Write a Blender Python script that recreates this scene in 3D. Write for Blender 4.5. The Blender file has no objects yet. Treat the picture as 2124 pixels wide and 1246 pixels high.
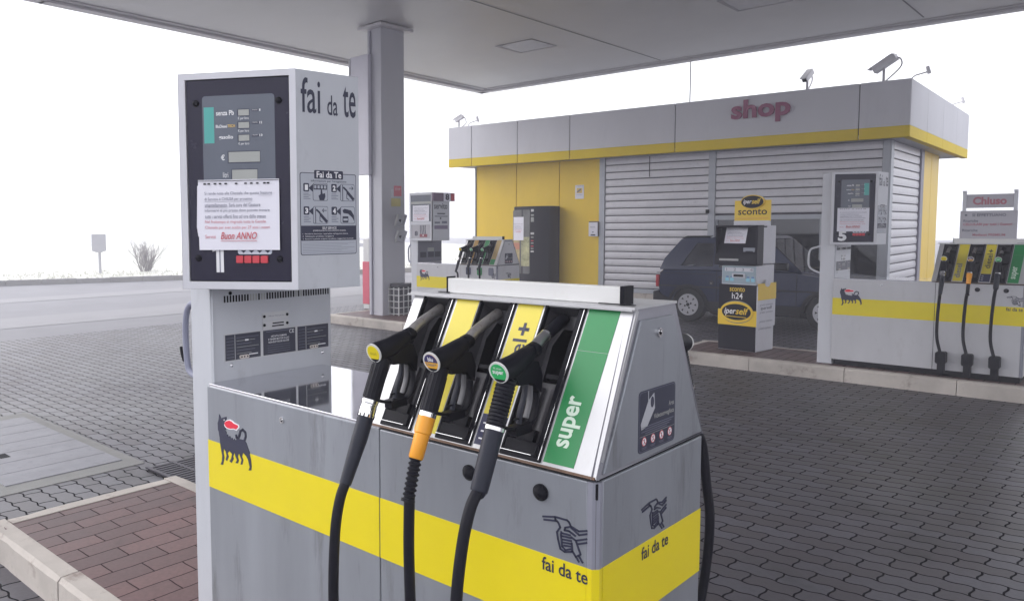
import bpy, math, random
from mathutils import Vector, Matrix
from mathutils.geometry import tessellate_polygon
random.seed(7)
R = math.radians
S = bpy.context.scene
COL = S.collection
# ------------------------------------------------------------------ camera
cd = bpy.data.cameras.new("camera"); cam = bpy.data.objects.new("camera", cd); COL.objects.link(cam)
rt = Vector((0.70784928, 0.70633006, -0.00687271)); up = Vector((-0.04726566, 0.05707073, 0.99725067)); vw = Vector((-0.70478035, 0.70557833, -0.07378263))
m3 = Matrix((rt, up, -vw)).transposed()
cam.matrix_world = Matrix.Translation((0, 0, 1.5342)) @ m3.to_4x4()
cd.sensor_width = 36.0; cd.lens = 1622.64 / 2124 * 36
cd.shift_x = (1062 - 802.3) / 2124; cd.shift_y = (591.55 - 623) / 2124
cd.clip_start = 0.05; cd.clip_end = 2000
S.camera = cam
# ------------------------------------------------------------------ light
SUN_EL, SUN_AZ = R(32), R(-112)          # azimuth from +Y towards +X
w = bpy.data.worlds.new("World"); S.world = w; w.use_nodes = True
nt = w.node_tree; nt.nodes.clear()
sky = nt.nodes.new('ShaderNodeTexSky'); sky.sky_type = 'NISHITA'; sky.sun_disc = False
sky.sun_elevation = SUN_EL; sky.sun_rotation = SUN_AZ; sky.dust_density = 6.0; sky.air_density = 1.6; sky.ozone_density = 1.0
hs = nt.nodes.new('ShaderNodeHueSaturation'); hs.inputs['Saturation'].default_value = 0.22
bgn = nt.nodes.new('ShaderNodeBackground'); bgn.inputs['Strength'].default_value = 0.15
wo = nt.nodes.new('ShaderNodeOutputWorld')
tn = nt.nodes.new('ShaderNodeMix'); tn.data_type = 'RGBA'; tn.blend_type = 'MULTIPLY'; tn.inputs[0].default_value = 1; tn.inputs[7].default_value = (.97, .975, 1.04, 1)
nt.links.new(sky.outputs[0], hs.inputs['Color']); nt.links.new(hs.outputs[0], tn.inputs[6]); 
ov = nt.nodes.new('ShaderNodeMix'); ov.data_type = 'RGBA'; ov.inputs[0].default_value = .7; ov.inputs[7].default_value = (7.45, 7.5, 7.9, 1)   # fog evens the sky out
nt.links.new(tn.outputs[2], ov.inputs[6]); nt.links.new(ov.outputs[2], bgn.inputs[0]); nt.links.new(bgn.outputs[0], wo.inputs[0])
sl = bpy.data.lights.new("sun", 'SUN'); sl.energy = .5; sl.angle = R(80); sl.color = (1.0, 0.97, 0.94)
so = bpy.data.objects.new("sun", sl); COL.objects.link(so)
sd = Vector((math.sin(SUN_AZ) * math.cos(SUN_EL), math.cos(SUN_AZ) * math.cos(SUN_EL), math.sin(SUN_EL)))
so.rotation_euler = (-sd).to_track_quat('-Z', 'Y').to_euler()
vs = S.view_settings
vs.view_transform = 'Standard'; vs.look = 'None'; vs.gamma = 1.0; vs.exposure = .85; vs.use_curve_mapping = False
S.cycles.use_denoising = True
S.cycles.max_bounces = 8; S.cycles.volume_bounces = 2; S.cycles.diffuse_bounces = 5; S.cycles.transparent_max_bounces = 12
# ------------------------------------------------------------------ helpers
def lin(h):
    c = [int(h[i:i + 2], 16) / 255 for i in (0, 2, 4)]
    return [x / 12.92 if x < .04045 else ((x + .055) / 1.055) ** 2.4 for x in c]
MATS = {}
def mat(name, col, rough=.5, metal=0., var=.06, scale=6., bump=0., streak=1., spots=0., spotcol=None, emit=0., spec=.5, coat=0., rvar=.1):
    """principled paint, metal, rubber or card with noise driven colour, roughness and bump"""
    if name in MATS: return MATS[name]
    if isinstance(col, str): col = lin(col)
    m = bpy.data.materials.new(name); m.use_nodes = True; MATS[name] = m
    N = m.node_tree.nodes; L = m.node_tree.links; p = N['Principled BSDF']
    tc = N.new('ShaderNodeTexCoord'); mp = N.new('ShaderNodeMapping'); mp.inputs['Scale'].default_value = (scale, scale, scale * streak)
    L.new(tc.outputs['Object'], mp.inputs[0])
    nz = N.new('ShaderNodeTexNoise'); nz.inputs['Scale'].default_value = 1; nz.inputs['Detail'].default_value = 6; nz.inputs['Roughness'].default_value = .62
    L.new(mp.outputs[0], nz.inputs['Vector'])
    mx = N.new('ShaderNodeMix'); mx.data_type = 'RGBA'
    cl = lambda k: [min(1, max(0, c * k)) for c in col] + [1]
    mx.inputs[6].default_value = cl(1 - var * 2); mx.inputs[7].default_value = cl(1 + var * 2)
    L.new(nz.outputs[0], mx.inputs[0]); out = mx.outputs[2]
    if spots:
        n2 = N.new('ShaderNodeTexNoise'); n2.inputs['Scale'].default_value = 2.7; n2.inputs['Detail'].default_value = 8; n2.inputs['Roughness'].default_value = .7
        L.new(mp.outputs[0], n2.inputs['Vector'])
        rp = N.new('ShaderNodeValToRGB'); rp.color_ramp.elements[0].position = .56; rp.color_ramp.elements[1].position = .75
        rp.color_ramp.elements[1].color = (spots, spots, spots, 1)
        L.new(n2.outputs[0], rp.inputs[0])
        m2 = N.new('ShaderNodeMix'); m2.data_type = 'RGBA'; m2.inputs[7].default_value = list(spotcol or [c * .35 for c in col]) + [1]
        L.new(rp.outputs[0], m2.inputs[0]); L.new(out, m2.inputs[6]); out = m2.outputs[2]
    L.new(out, p.inputs['Base Color'])
    mr = N.new('ShaderNodeMapRange'); mr.inputs[3].default_value = max(.02, rough - rvar); mr.inputs[4].default_value = min(1, rough + rvar)
    L.new(nz.outputs[0], mr.inputs[0]); L.new(mr.outputs[0], p.inputs['Roughness'])
    p.inputs['Metallic'].default_value = metal; p.inputs['Specular IOR Level'].default_value = spec; p.inputs['Coat Weight'].default_value = coat
    if bump:
        b = N.new('ShaderNodeBump'); b.inputs['Strength'].default_value = bump; b.inputs['Distance'].default_value = .004
        L.new(nz.outputs[0], b.inputs['Height']); L.new(b.outputs[0], p.inputs['Normal'])
    return m
def glass(name, tint, refl=.5, alpha=.6):
    m = bpy.data.materials.new(name); m.use_nodes = True; MATS[name] = m
    N = m.node_tree.nodes; L = m.node_tree.links; N.remove(N['Principled BSDF'])
    t = N.new('ShaderNodeBsdfTransparent'); t.inputs[0].default_value = list(tint) + [1]
    g = N.new('ShaderNodeBsdfGlossy'); g.inputs['Roughness'].default_value = .03
    f = N.new('ShaderNodeFresnel'); f.inputs[0].default_value = 1.5
    nz = N.new('ShaderNodeTexNoise'); nz.inputs['Scale'].default_value = 1.5
    ad = N.new('ShaderNodeMath'); ad.operation = 'MULTIPLY_ADD'; ad.inputs[1].default_value = .06; L.new(nz.outputs[0], ad.inputs[0]); L.new(f.outputs[0], ad.inputs[2])
    x = N.new('ShaderNodeMixShader'); L.new(ad.outputs[0], x.inputs[0]); L.new(t.outputs[0], x.inputs[1]); L.new(g.outputs[0], x.inputs[2])
    L.new(x.outputs[0], N['Material Output'].inputs[0]); return m
def frame(o, r, u=(0, 0, 1)):
    r = Vector(r).normalized(); u = Vector(u).normalized(); return (Vector(o), r, u, r.cross(u))
def at(F, a, b, n=0.): return F[0] + F[1] * a + F[2] * b + F[3] * n
_tc = bpy.data.curves.new("lettering_source", 'FONT'); _to = bpy.data.objects.new("lettering_source", _tc); COL.objects.link(_to)
_cache = {}
def glyphs(s, bold=0., shear=0.):
    k = (s, bold, shear)
    if k not in _cache:
        _tc.body = s; _tc.offset = bold; _tc.shear = shear; _tc.resolution_u = 3; _tc.size = 1
        bpy.context.view_layer.update()
        ev = _to.evaluated_get(bpy.context.evaluated_depsgraph_get()); me = ev.to_mesh()
        v = [tuple(x.co[:2]) for x in me.vertices]; f = [tuple(p.vertices) for p in me.polygons]; ev.to_mesh_clear()
        _cache[k] = (v, f)
    return _cache[k]
class MB:
    def __init__(s): s.v = []; s.f = []; s.m = []; s.mats = []
    def mi(s, m):
        if m not in s.mats: s.mats.append(m)
        return s.mats.index(m)
    def add(s, vs, fs, m):
        o = len(s.v); s.v += [tuple(x) for x in vs]; i = s.mi(m)
        for f in fs: s.f.append([o + k for k in f]); s.m.append(i)
        return s
    def box(s, x0, x1, y0, y1, z0, z1, m):
        v = [(x, y, z) for z in (z0, z1) for x, y in ((x0, y0), (x1, y0), (x1, y1), (x0, y1))]
        return s.add(v, [(3, 2, 1, 0), (4, 5, 6, 7), (0, 1, 5, 4), (1, 2, 6, 5), (2, 3, 7, 6), (3, 0, 4, 7)], m)
    def fbox(s, F, a0, a1, b0, b1, n0, n1, m):
        v = [at(F, a, b, n) for n in (n0, n1) for a, b in ((a0, b0), (a1, b0), (a1, b1), (a0, b1))]
        return s.add(v, [(3, 2, 1, 0), (4, 5, 6, 7), (0, 1, 5, 4), (1, 2, 6, 5), (2, 3, 7, 6), (3, 0, 4, 7)], m)
    def prism(s, pts, F, n0, n1, m, back=True):
        """outline in frame coords, extruded from n0 to n1"""
        k = len(pts); ar = sum(pts[i][0] * pts[(i + 1) % k][1] - pts[(i + 1) % k][0] * pts[i][1] for i in range(k))
        if ar < 0: pts = pts[::-1]
        v = [at(F, a, b, n1) for a, b in pts] + [at(F, a, b, n0) for a, b in pts]
        tr = tessellate_polygon([[Vector((a, b, 0)) for a, b in pts]])
        fs = []
        for t in tr:
            a, b, c = (Vector(pts[i]) for i in t)
            if (b - a).cross(c - a) < 0: t = t[::-1]
            fs.append(tuple(t))
            if back: fs.append(tuple(k + i for i in t[::-1]))
        fs += [(i, i + k, (i + 1) % k + k, (i + 1) % k) for i in range(k)]
        return s.add(v, fs, m)
    def plate(s, outer, holes, F, n0, n1, m):
        """sheet with holes and thickness"""
        loops = [outer] + holes; flat = [p for l in loops for p in l]; k = len(flat)
        tr = tessellate_polygon([[Vector((a, b, 0)) for a, b in l] for l in loops])
        v = [at(F, a, b, n1) for a, b in flat] + [at(F, a, b, n0) for a, b in flat]; fs = []
        for t in tr:
            a, b, c = (Vector(flat[i]) for i in t)
            if (b - a).cross(c - a) < 0: t = t[::-1]
            fs.append(tuple(t)); fs.append(tuple(k + i for i in t[::-1]))
        o = 0
        for l in loops:
            q = len(l); fs += [(o + i, o + (i + 1) % q, o + (i + 1) % q + k, o + i + k) for i in range(q)]; o += q
        return s.add(v, fs, m)
    def quad(s, F, a0, a1, b0, b1, n, m): return s.add([at(F, a, b, n) for a, b in ((a0, b0), (a1, b0), (a1, b1), (a0, b1))], [(0, 1, 2, 3)], m)
    def disc(s, F, a, b, ra, n0, n1, m, rb=None, seg=24):
        rb = rb or ra
        return s.prism([(a + ra * math.cos(2 * math.pi * i / seg), b + rb * math.sin(2 * math.pi * i / seg)) for i in range(seg)], F, n0, n1, m)
    def dome(s, F, a, b, r, h, m, seg=16):
        v = []; fs = []
        for j in range(5):
            t = j / 4 * math.pi / 2
            v += [at(F, a + r * math.cos(t) * math.cos(2 * math.pi * i / seg), b + r * math.cos(t) * math.sin(2 * math.pi * i / seg), h * math.sin(t)) for i in range(seg)]
        for j in range(4): fs += [(j * seg + i, j * seg + (i + 1) % seg, (j + 1) * seg + (i + 1) % seg, (j + 1) * seg + i) for i in range(seg)]
        return s.add(v, fs, m)
    def stroke(s, pts, F, wd, n0, n1, m):
        for (a, b), (c, d) in zip(pts, pts[1:]):
            l = math.hypot(c - a, d - b) or 1; ux, uy = (c - a) / l * wd / 2, (d - b) / l * wd / 2
            s.prism([(a - ux * .6 - uy, b - uy * .6 + ux), (a - ux * .6 + uy, b - uy * .6 - ux), (c + ux * .6 + uy, d + uy * .6 - ux), (c + ux * .6 - uy, d + uy * .6 + ux)], F, n0, n1, m, back=False)
        return s
    def text(s, st, F, a0, b0, a1, b1, n, m, bold=0., shear=0., keep=None):
        v, f = glyphs(st, bold, shear)
        if not v: return s
        xs = [p[0] for p in v]; ys = [p[1] for p in v]; x0, x1, y0, y1 = min(xs), max(xs), min(ys), max(ys)
        sx = (a1 - a0) / (x1 - x0); sy = (b1 - b0) / (y1 - y0)
        if keep == 'l': sx = min(sx, sy); sy = sx
        return s.add([at(F, a0 + (x - x0) * sx, b0 + (y - y0) * sy, n) for x, y in v], f, m)
    def tube(s, pts, rad, m, seg=14, cap=True, sq=None):
        P = [Vector(p) for p in pts]; n = len(P)
        rad = rad if isinstance(rad, (list, tuple)) else [rad] * n
        T = [(P[min(i + 1, n - 1)] - P[max(i - 1, 0)]).normalized() for i in range(n)]
        a = T[0].orthogonal().normalized()
        if sq: a = (Vector(sq) - T[0] * T[0].dot(Vector(sq))).normalized()
        v = []
        for i in range(n):
            a = (a - T[i] * a.dot(T[i])).normalized(); b = T[i].cross(a)
            ra, rb = rad[i] if isinstance(rad[i], (list, tuple)) else (rad[i], rad[i])
            v += [P[i] + a * (ra * math.cos(2 * math.pi * k / seg)) + b * (rb * math.sin(2 * math.pi * k / seg)) for k in range(seg)]
        fs = [(i * seg + k, i * seg + (k + 1) % seg, (i + 1) * seg + (k + 1) % seg, (i + 1) * seg + k) for i in range(n - 1) for k in range(seg)]
        if cap: fs += [tuple(range(seg))[::-1], tuple((n - 1) * seg + k for k in range(seg))]
        return s.add(v, fs, m)
    def build(s, name, parent=None, bevel=0., seg=2, smooth=35, kind=None):
        me = bpy.data.meshes.new(name); me.from_pydata(s.v, [], s.f)
        for m in s.mats: me.materials.append(m)
        me.polygons.foreach_set('material_index', s.m)
        me.polygons.foreach_set('use_smooth', [True] * len(s.f)); me.set_sharp_from_angle(angle=R(smooth)); me.update()
        o = bpy.data.objects.new(name, me); COL.objects.link(o)
        if parent: o.parent = parent
        if bevel:
            b = o.modifiers.new('bevel', 'BEVEL'); b.width = bevel; b.segments = seg; b.limit_method = 'ANGLE'; b.angle_limit = R(40)
        if kind: o['kind'] = kind
        return o
def spline(pts, n=8):
    P = [Vector(p) for p in pts]; P = [P[0] * 2 - P[1]] + P + [P[-1] * 2 - P[-2]]; out = []
    for i in range(1, len(P) - 2):
        for j in range(n):
            t = j / n; a, b, c, d = P[i - 1:i + 3]
            out.append(.5 * ((2 * b) + (c - a) * t + (2 * a - 5 * b + 4 * c - d) * t * t + (3 * b - a - 3 * c + d) * t ** 3))
    return out + [P[-2]]
def tag(o, label, cat, group=None):
    o['label'] = label; o['category'] = cat
    if group: o['group'] = group
    return o
def thing(name, label, cat, loc=(0, 0, 0), rz=0., group=None):
    o = bpy.data.objects.new(name, None); COL.objects.link(o); o.location = loc; o.rotation_euler.z = rz; o.empty_display_size = .1
    return tag(o, label, cat, group)
def rr(a0, a1, b0, b1, r, n=4):
    o = []
    for cx, cy, t0 in ((a1 - r, b1 - r, 0), (a0 + r, b1 - r, 90), (a0 + r, b0 + r, 180), (a1 - r, b0 + r, 270)):
        o += [(cx + r * math.cos(R(t0 + 90 * i / n)), cy + r * math.sin(R(t0 + 90 * i / n))) for i in range(n + 1)]
    return o
# ------------------------------------------------------------------ materials
grey = mat('grey_paint', (.49, .505, .54), .42, 0, .05, 5, .03, .5, .25, (.25, .25, .27))
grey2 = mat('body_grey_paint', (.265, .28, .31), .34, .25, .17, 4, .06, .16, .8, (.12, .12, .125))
pale = mat('pale_grey_paint', (.58, .59, .63), .45, 0, .04, 4, .02, .5, .2, (.4, .38, .36))
alu = mat('brushed_aluminium', (.52, .52, .53), .34, .5, .05, 9, .03, .3, .2, (.35, .33, .3))
whitem = mat('white_enamel', (.64, .64, .63), .35, 0, .03, 7, .02, 1, .25, (.45, .4, .33))
steel = mat('polished_steel', (.62, .62, .66), .07, 1., .05, 5, .008, 1, .25, (.25, .24, .24), rvar=.05)
chrome = mat('chrome', (.75, .75, .76), .16, 1., .03, 20)
yellow = mat('yellow_film', (.76, .62, .004), .35, 0, .03, 5, .01)
yellow2 = mat('yellow_label_film', (.66, .55, .04), .35, 0, .05, 6, .01)
green = mat('green_label_film', (.012, .215, .06), .35, 0, .06, 7, .01)
navy = mat('navy_film', (.018, .02, .07), .4, 0, .05)
black = mat('black_plastic', (.007, .007, .011), .42, 0, .2, 30, .08, 1, spec=.1)
dkplas = mat('dark_bezel_plastic', (.016, .014, .034), .24, 0, .1, 10, .0, spec=.3)
recess = mat('grey_black_moulded_plastic', (.06, .058, .066), .35, 0, .25, 18, .06, 1, .35, (.13, .125, .12), spec=.35)
rubber = mat('hose_rubber', (.007, .007, .012), .45, 0, .15, 40, .06, spec=.14)
sleeve = mat('rubber_sleeve', (.014, .016, .027), .42, 0, .15, 25, .05, spec=.25)
ink = mat('dark_blue_ink', (.018, .02, .05), .5, 0, .02)
inkg = mat('grey_ink', (.16, .165, .22), .6, 0, .02)
wink = mat('white_ink', (.8, .8, .82), .5, 0, .02)
redink = mat('red_ink', (.55, .10, .12), .6, 0, .02)
paper = mat('paper', (.80, .79, .86), .6, 0, .02, 5)
lcd = mat('lcd_grey', (.36, .37, .35), .3, 0, .06, 9)
panelg = mat('smoky_display_window', (.105, .12, .155), .18, 0, .12, 5, 0, .4)
teal = mat('teal_film', (.08, .40, .36), .4, 0, .06)
redbtn = mat('red_button_plastic', (.60, .05, .07), .4, 0, .05, 20)
orange = mat('orange_collar_plastic', (.80, .33, .015), .38, 0, .07, 12, .04)
darkgap = mat('dark_seam', (.006, .006, .009), .7, spec=.1)
rust = mat('rusty_lip', (.16, .10, .07), .7, .2, .4, 14, .3, 1, .8, (.03, .02, .018))
rusty = mat('worn_steel_spout', (.30, .285, .28), .33, .6, .35, 30, .2, 1, .9, (.14, .07, .045))
concrete = mat('kerb_stone', (.46, .42, .38), .78, 0, .3, 1.9, 1., 1, .9, (.17, .115, .095))
colpaint = mat('pillar_paint', (.50, .50, .54), .5, 0, .04, 2, .02, .3)
soffit = mat('soffit_sheet', (.69, .685, .69), .4, 0, .1, .35, .0)
trimm = mat('canopy_trim', (.62, .6, .62), .4, 0, .05)
cardm = mat('data_plate_black', (.02, .022, .045), .35, 0, .1)
# ------------------------------------------------------------------ haze, ground
hm = bpy.data.materials.new('haze_air'); hm.use_nodes = True
hm.node_tree.nodes.remove(hm.node_tree.nodes['Principled BSDF'])
pv = hm.node_tree.nodes.new('ShaderNodeVolumePrincipled'); pv.inputs['Color'].default_value = (.885, .89, .965, 1); pv.inputs['Density'].default_value = .0076; pv.inputs['Anisotropy'].default_value = 0
hm.node_tree.links.new(pv.outputs[0], hm.node_tree.nodes['Material Output'].inputs['Volume'])
MB().box(-105, 75, -75, 105, -1.4, 6.2, hm).build('haze', kind='stuff')

def ground_mat(name, c1, c2, mortar, bw=.225, rh=.112, ms=.0065, wav=.0065, patch=.35, rough=.55, swap=False, bump=.6, patchcol=None):
    m = bpy.data.materials.new(name); m.use_nodes = True; N = m.node_tree.nodes; L = m.node_tree.links; p = N['Principled BSDF']
    tc = N.new('ShaderNodeTexCoord'); sp = N.new('ShaderNodeSeparateXYZ'); L.new(tc.outputs['Object'], sp.inputs[0])
    def mth(op, a, b=None, c=None):
        n = N.new('ShaderNodeMath'); n.operation = op
        for i, x in enumerate((a, b, c)):
            if x is None: continue
            if isinstance(x, (int, float)): n.inputs[i].default_value = x
            else: L.new(x, n.inputs[i])
        return n.outputs[0]
    X, Y = sp.outputs[0], sp.outputs[1]
    if swap: X, Y = Y, X
    wy = mth('ADD', Y, mth('MULTIPLY', mth('SINE', mth('MULTIPLY', X, 2 * math.pi / (bw / 2))), wav))
    wx = mth('ADD', X, mth('MULTIPLY', mth('SINE', mth('MULTIPLY', Y, 2 * math.pi / rh)), wav * .8))
    nd = N.new('ShaderNodeTexNoise'); nd.inputs['Scale'].default_value = 5; nd.inputs['Detail'].default_value = 3; L.new(tc.outputs['Object'], nd.inputs['Vector'])
    wy = mth('ADD', wy, mth('MULTIPLY', mth('SUBTRACT', nd.outputs[0], .5), .022)); wx = mth('ADD', wx, mth('MULTIPLY', mth('SUBTRACT', nd.outputs[0], .5), -.02))
    cb = N.new('ShaderNodeCombineXYZ'); L.new(wx, cb.inputs[0]); L.new(wy, cb.inputs[1])
    br = N.new('ShaderNodeTexBrick'); br.offset = .5; br.inputs['Scale'].default_value = 1; br.inputs['Brick Width'].default_value = bw; br.inputs['Row Height'].default_value = rh
    br.inputs['Mortar Size'].default_value = ms; br.inputs['Mortar Smooth'].default_value = .35; br.inputs['Bias'].default_value = -.1
    br.inputs['Color1'].default_value = list(c1) + [1]; br.inputs['Color2'].default_value = list(c2) + [1]; br.inputs['Mortar'].default_value = list(mortar) + [1]
    L.new(cb.outputs[0], br.inputs['Vector'])
    n1 = N.new('ShaderNodeTexNoise'); n1.inputs['Scale'].default_value = .55; n1.inputs['Detail'].default_value = 5; L.new(tc.outputs['Object'], n1.inputs['Vector'])
    n2 = N.new('ShaderNodeTexNoise'); n2.inputs['Scale'].default_value = 55; n2.inputs['Detail'].default_value = 6; L.new(tc.outputs['Object'], n2.inputs['Vector'])
    k1 = N.new('ShaderNodeMapRange'); k1.inputs[1].default_value = .3; k1.inputs[2].default_value = .7; k1.inputs[3].default_value = 1 - patch; k1.inputs[4].default_value = 1 + patch; L.new(n1.outputs[0], k1.inputs[0])
    k2 = N.new('ShaderNodeMapRange'); k2.inputs[3].default_value = .62; k2.inputs[4].default_value = 1.38; L.new(n2.outputs[0], k2.inputs[0])
    n3 = N.new('ShaderNodeTexNoise'); n3.inputs['Scale'].default_value = 1.7; n3.inputs['Detail'].default_value = 7; n3.inputs['Roughness'].default_value = .65; L.new(tc.outputs['Object'], n3.inputs['Vector'])
    k3 = N.new('ShaderNodeMapRange'); k3.inputs[1].default_value = .54; k3.inputs[2].default_value = .68; k3.inputs[3].default_value = 1; k3.inputs[4].default_value = .42; L.new(n3.outputs[0], k3.inputs[0])
    kk = mth('MULTIPLY', mth('MULTIPLY', k1.outputs[0], k2.outputs[0]), k3.outputs[0])
    vm = N.new('ShaderNodeVectorMath'); vm.operation = 'SCALE'; L.new(br.outputs[0], vm.inputs[0]); L.new(kk, vm.inputs['Scale'])
    L.new(vm.outputs[0], p.inputs['Base Color']); L.new(mth('MULTIPLY', mth('SUBTRACT', 1, br.outputs['Fac']), .7), p.inputs['Specular IOR Level'])
    mr = N.new('ShaderNodeMapRange'); mr.inputs[3].default_value = rough - .12; mr.inputs[4].default_value = rough + .2; L.new(n1.outputs[0], mr.inputs[0]); L.new(mr.outputs[0], p.inputs['Roughness'])
    h = mth('ADD', mth('MULTIPLY', mth('SUBTRACT', 1, br.outputs['Fac']), 1.0), mth('MULTIPLY', n2.outputs[0], .25))
    b = N.new('ShaderNodeBump'); b.inputs['Strength'].default_value = bump; b.inputs['Distance'].default_value = .006; L.new(h, b.inputs['Height']); L.new(b.outputs[0], p.inputs['Normal'])
    return m
pav = ground_mat('interlocking_pavers', (.044, .036, .044), (.078, .076, .094), (.012, .011, .014), bw=.226, rh=.113, rough=.4, patch=.3)
tile = ground_mat('red_brown_tiles', (.095, .046, .044), (.15, .074, .068), (.04, .025, .027), .28, .122, .004, 0., .45, .5, True, .4)
asph = mat('asphalt', (.20, .198, .215), .6, 0, .18, 1.1, .3, 1, .35, (.24, .237, .25), spec=.3)
asph2 = mat('worn_asphalt_band', (.225, .22, .235), .6, 0, .15, 1.5, .3)
grassm = mat('fog_pale_grass', (.60, .60, .54), .9, 0, .12, 3, .6)  # fog fade painted in: grass paled so the horizon melts into the sky
conc = mat('cover_frame_concrete', (.25, .25, .24), .8, 0, .15, 5, .3)
tread = mat('worn_steel_cover', (.24, .24, .265), .55, .1, .2, 5, .25, 1, .7, (.12, .12, .12))
ironm = mat('cast_iron', (.05, .045, .06), .5, .4, .15, 12)

MB().box(-95, 65, -65, 95, -.4, -.158, asph).build('ground', kind='structure')
MB().box(-12.5, 9, -9, 30, -.3, -.15, pav).build('paved_forecourt', kind='structure')
b = MB()
b.add([(-16.2, -8, -.153), (-14.6, -8, -.153), (-13.9, 8, -.153), (-15.2, 22, -.153), (-17.2, 22, -.153), (-15.6, 8, -.153)], [(0, 1, 2, 5), (5, 2, 3, 4)], asph2)
b.add([(-21.0, -8, -.153), (-20.2, -8, -.153), (-18.9, 8, -.153), (-18.6, 26, -.153), (-19.8, 26, -.153), (-20.1, 8, -.153)], [(0, 1, 2, 5), (5, 2, 3, 4)], asph2)
b.build('road_patch', kind='structure')
kb = MB(); kr = random.Random(4)
A, Bp = Vector((-27.3, 2.0, 0)), Vector((-18.8, 25.0, 0)); d = (Bp - A).normalized(); n = Vector((-d.y, d.x, 0))
Fk = (A - n * 0 - d * 16, d, Vector((0, 0, 1)), d.cross(Vector((0, 0, 1))))
for i in range(52): kb.fbox(Fk, i + .006, i + .994, -.3, .0 + kr.uniform(-.01, .01), -.22, 0, mat('fog_pale_kerb_concrete', (.27, .265, .265), .8, 0, .15, 4, .3))  # kerb colour lightened to carry part of the fog fade
kb.build('far_kerb', kind='structure')
g = MB()
for i in range(26):
    for j in range(42):
        q = []
        for di, dj in ((0, 0), (0, 1), (1, 1), (1, 0)):
            t = i + di; s_ = j + dj; hh = -.06 + .03 * math.sin(t * 1.7 + s_) + .05 * min(1, s_ * .3)
            q.append(at(Fk, t * 2.6 - 8, hh, -.2 - s_ * 2.0))
        g.add(q, [(3, 2, 1, 0)], grassm)
g.build('grass_verge', kind='structure')
tf = MB()
for i in range(5200):
    a = kr.uniform(2, 50); s_ = abs(kr.gauss(0, 3.5)); h = kr.uniform(.03, .09); P = at(Fk, a, -.04, -.22 - s_); e = kr.uniform(0, 6.28)
    dx = Vector((math.cos(e), math.sin(e), 0)) * .03
    tf.add([P - dx, P + dx, P + Vector((kr.uniform(-.05, .05), kr.uniform(-.05, .05), h))], [(0, 1, 2)], grassm)
tf.build('grass_tufts', kind='stuff')

def island(pts_x0, pts_x1, y0, y1, name='pump_island', kw=.1, round_left=.12):
    r = random.Random(int(y0 * 100) % 97)
    F = frame((0, 0, 0), (1, 0, 0), (0, 1, 0))
    MB().prism(rr(pts_x0 + kw * .5, pts_x1 - kw * .5, y0 + kw * .5, y1 - kw * .5, .1), F, -.3, -.004, tile).build(name, kind='structure')
    k = MB()
    def run(p, q, inw):
        L = (Vector(q) - Vector(p)).length; n = max(1, round(L / 1.0)); d = (Vector(q) - Vector(p)).normalized()
        nn = Vector((inw[0], inw[1], 0)); FF = (Vector((p[0], p[1], 0)), Vector((d.x, d.y, 0)), nn, Vector((0, 0, 1)))
        if FF[1].cross(FF[2]).z < 0: FF = (FF[0] + FF[1] * L, -FF[1], FF[2], FF[3])
        for i in range(n):
            a, c = i * L / n + .003, (i + 1) * L / n - .003; j = r.uniform(-.004, .004)
            o = len(k.v)
            # slightly chipped front edge
            m_ = 9
            prof = [(0, -.25), (0, -.02), (.02, 0), (kw, 0), (kw, -.25)]
            rows = []
            for t in range(m_ + 1):
                x = a + (c - a) * t / m_; ch = max(0, r.gauss(0, .004)) if 0 < t < m_ else .004
                rows.append([at(FF, x, pr[0] + (ch if q_ == 1 else 0) + j, pr[1] - (ch * .8 if q_ == 2 else 0)) for q_, pr in enumerate(prof)])
            vv = [v for row in rows for v in row]; fs = []
            for t in range(m_):
                for q_ in range(4): fs.append((t * 5 + q_, (t + 1) * 5 + q_, (t + 1) * 5 + q_ + 1, t * 5 + q_ + 1))
            fs += [(0, 1, 2, 3, 4), tuple(m_ * 5 + i_ for i_ in (4, 3, 2, 1, 0))]
            k.add(vv, fs, concrete)
    run((pts_x0 + .0, y0), (pts_x1, y0), (0, 1)); run((pts_x0, y1), (pts_x1, y1), (0, -1))
    run((pts_x0, y0 + kw + .004), (pts_x0, y1 - kw - .004), (1, 0)); run((pts_x1, y0 + kw + .004), (pts_x1, y1 - kw - .004), (-1, 0))
    k.build('kerb', kind='structure', smooth=30)
island(-4.33, 1.2, 1.335, 2.47)
island(-4.36, 4.5, 9.3, 10.42)
island(-10.55, -5.9, 9.05, 10.45)
# tank cover, drain
tk = thing('tank_cover', 'pale worn metal tank cover plates set in a concrete frame in the paving', 'manhole cover', (0, 0, 0))
F = frame((0, 0, -.146), (1, 0, 0), (0, 1, 0))
MB().prism([(-7.4, 1.66), (-5.16, 1.66), (-5.16, 2.68), (-7.4, 2.68)], F, -.1, 0, conc).build('concrete_frame', tk)
for i in range(7):
    x1_ = -5.33 - i * .27
    MB().fbox(F, x1_ - .264, x1_, 1.78, 2.59, -.05, .006, tread).build('cover_plate', tk, .002)
b = MB(); b.fbox(F, -6.12, -6.0, 1.98, 2.05, .004, .0075, darkgap); b.build('lifting_slot', tk)
dr = thing('drain_grate', 'dark cast iron drain grate in the paving behind the kerb corner', 'drain grate')
b = MB(); b.fbox(F, -5.0, -4.4, 2.62, 3.02, -.05, .003, darkgap)
b.build('drain_pit', dr); b = MB()
for i in range(13): b.fbox(F, -5.0 + i * .046, -5.0 + i * .046 + .024, 2.62, 3.02, .003, .011, ironm)
for i in range(3): b.fbox(F, -5.02, -4.38, 2.61 + i * .19, 2.635 + i * .19, .004, .0135, ironm)
b.build('grate', dr)
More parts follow.
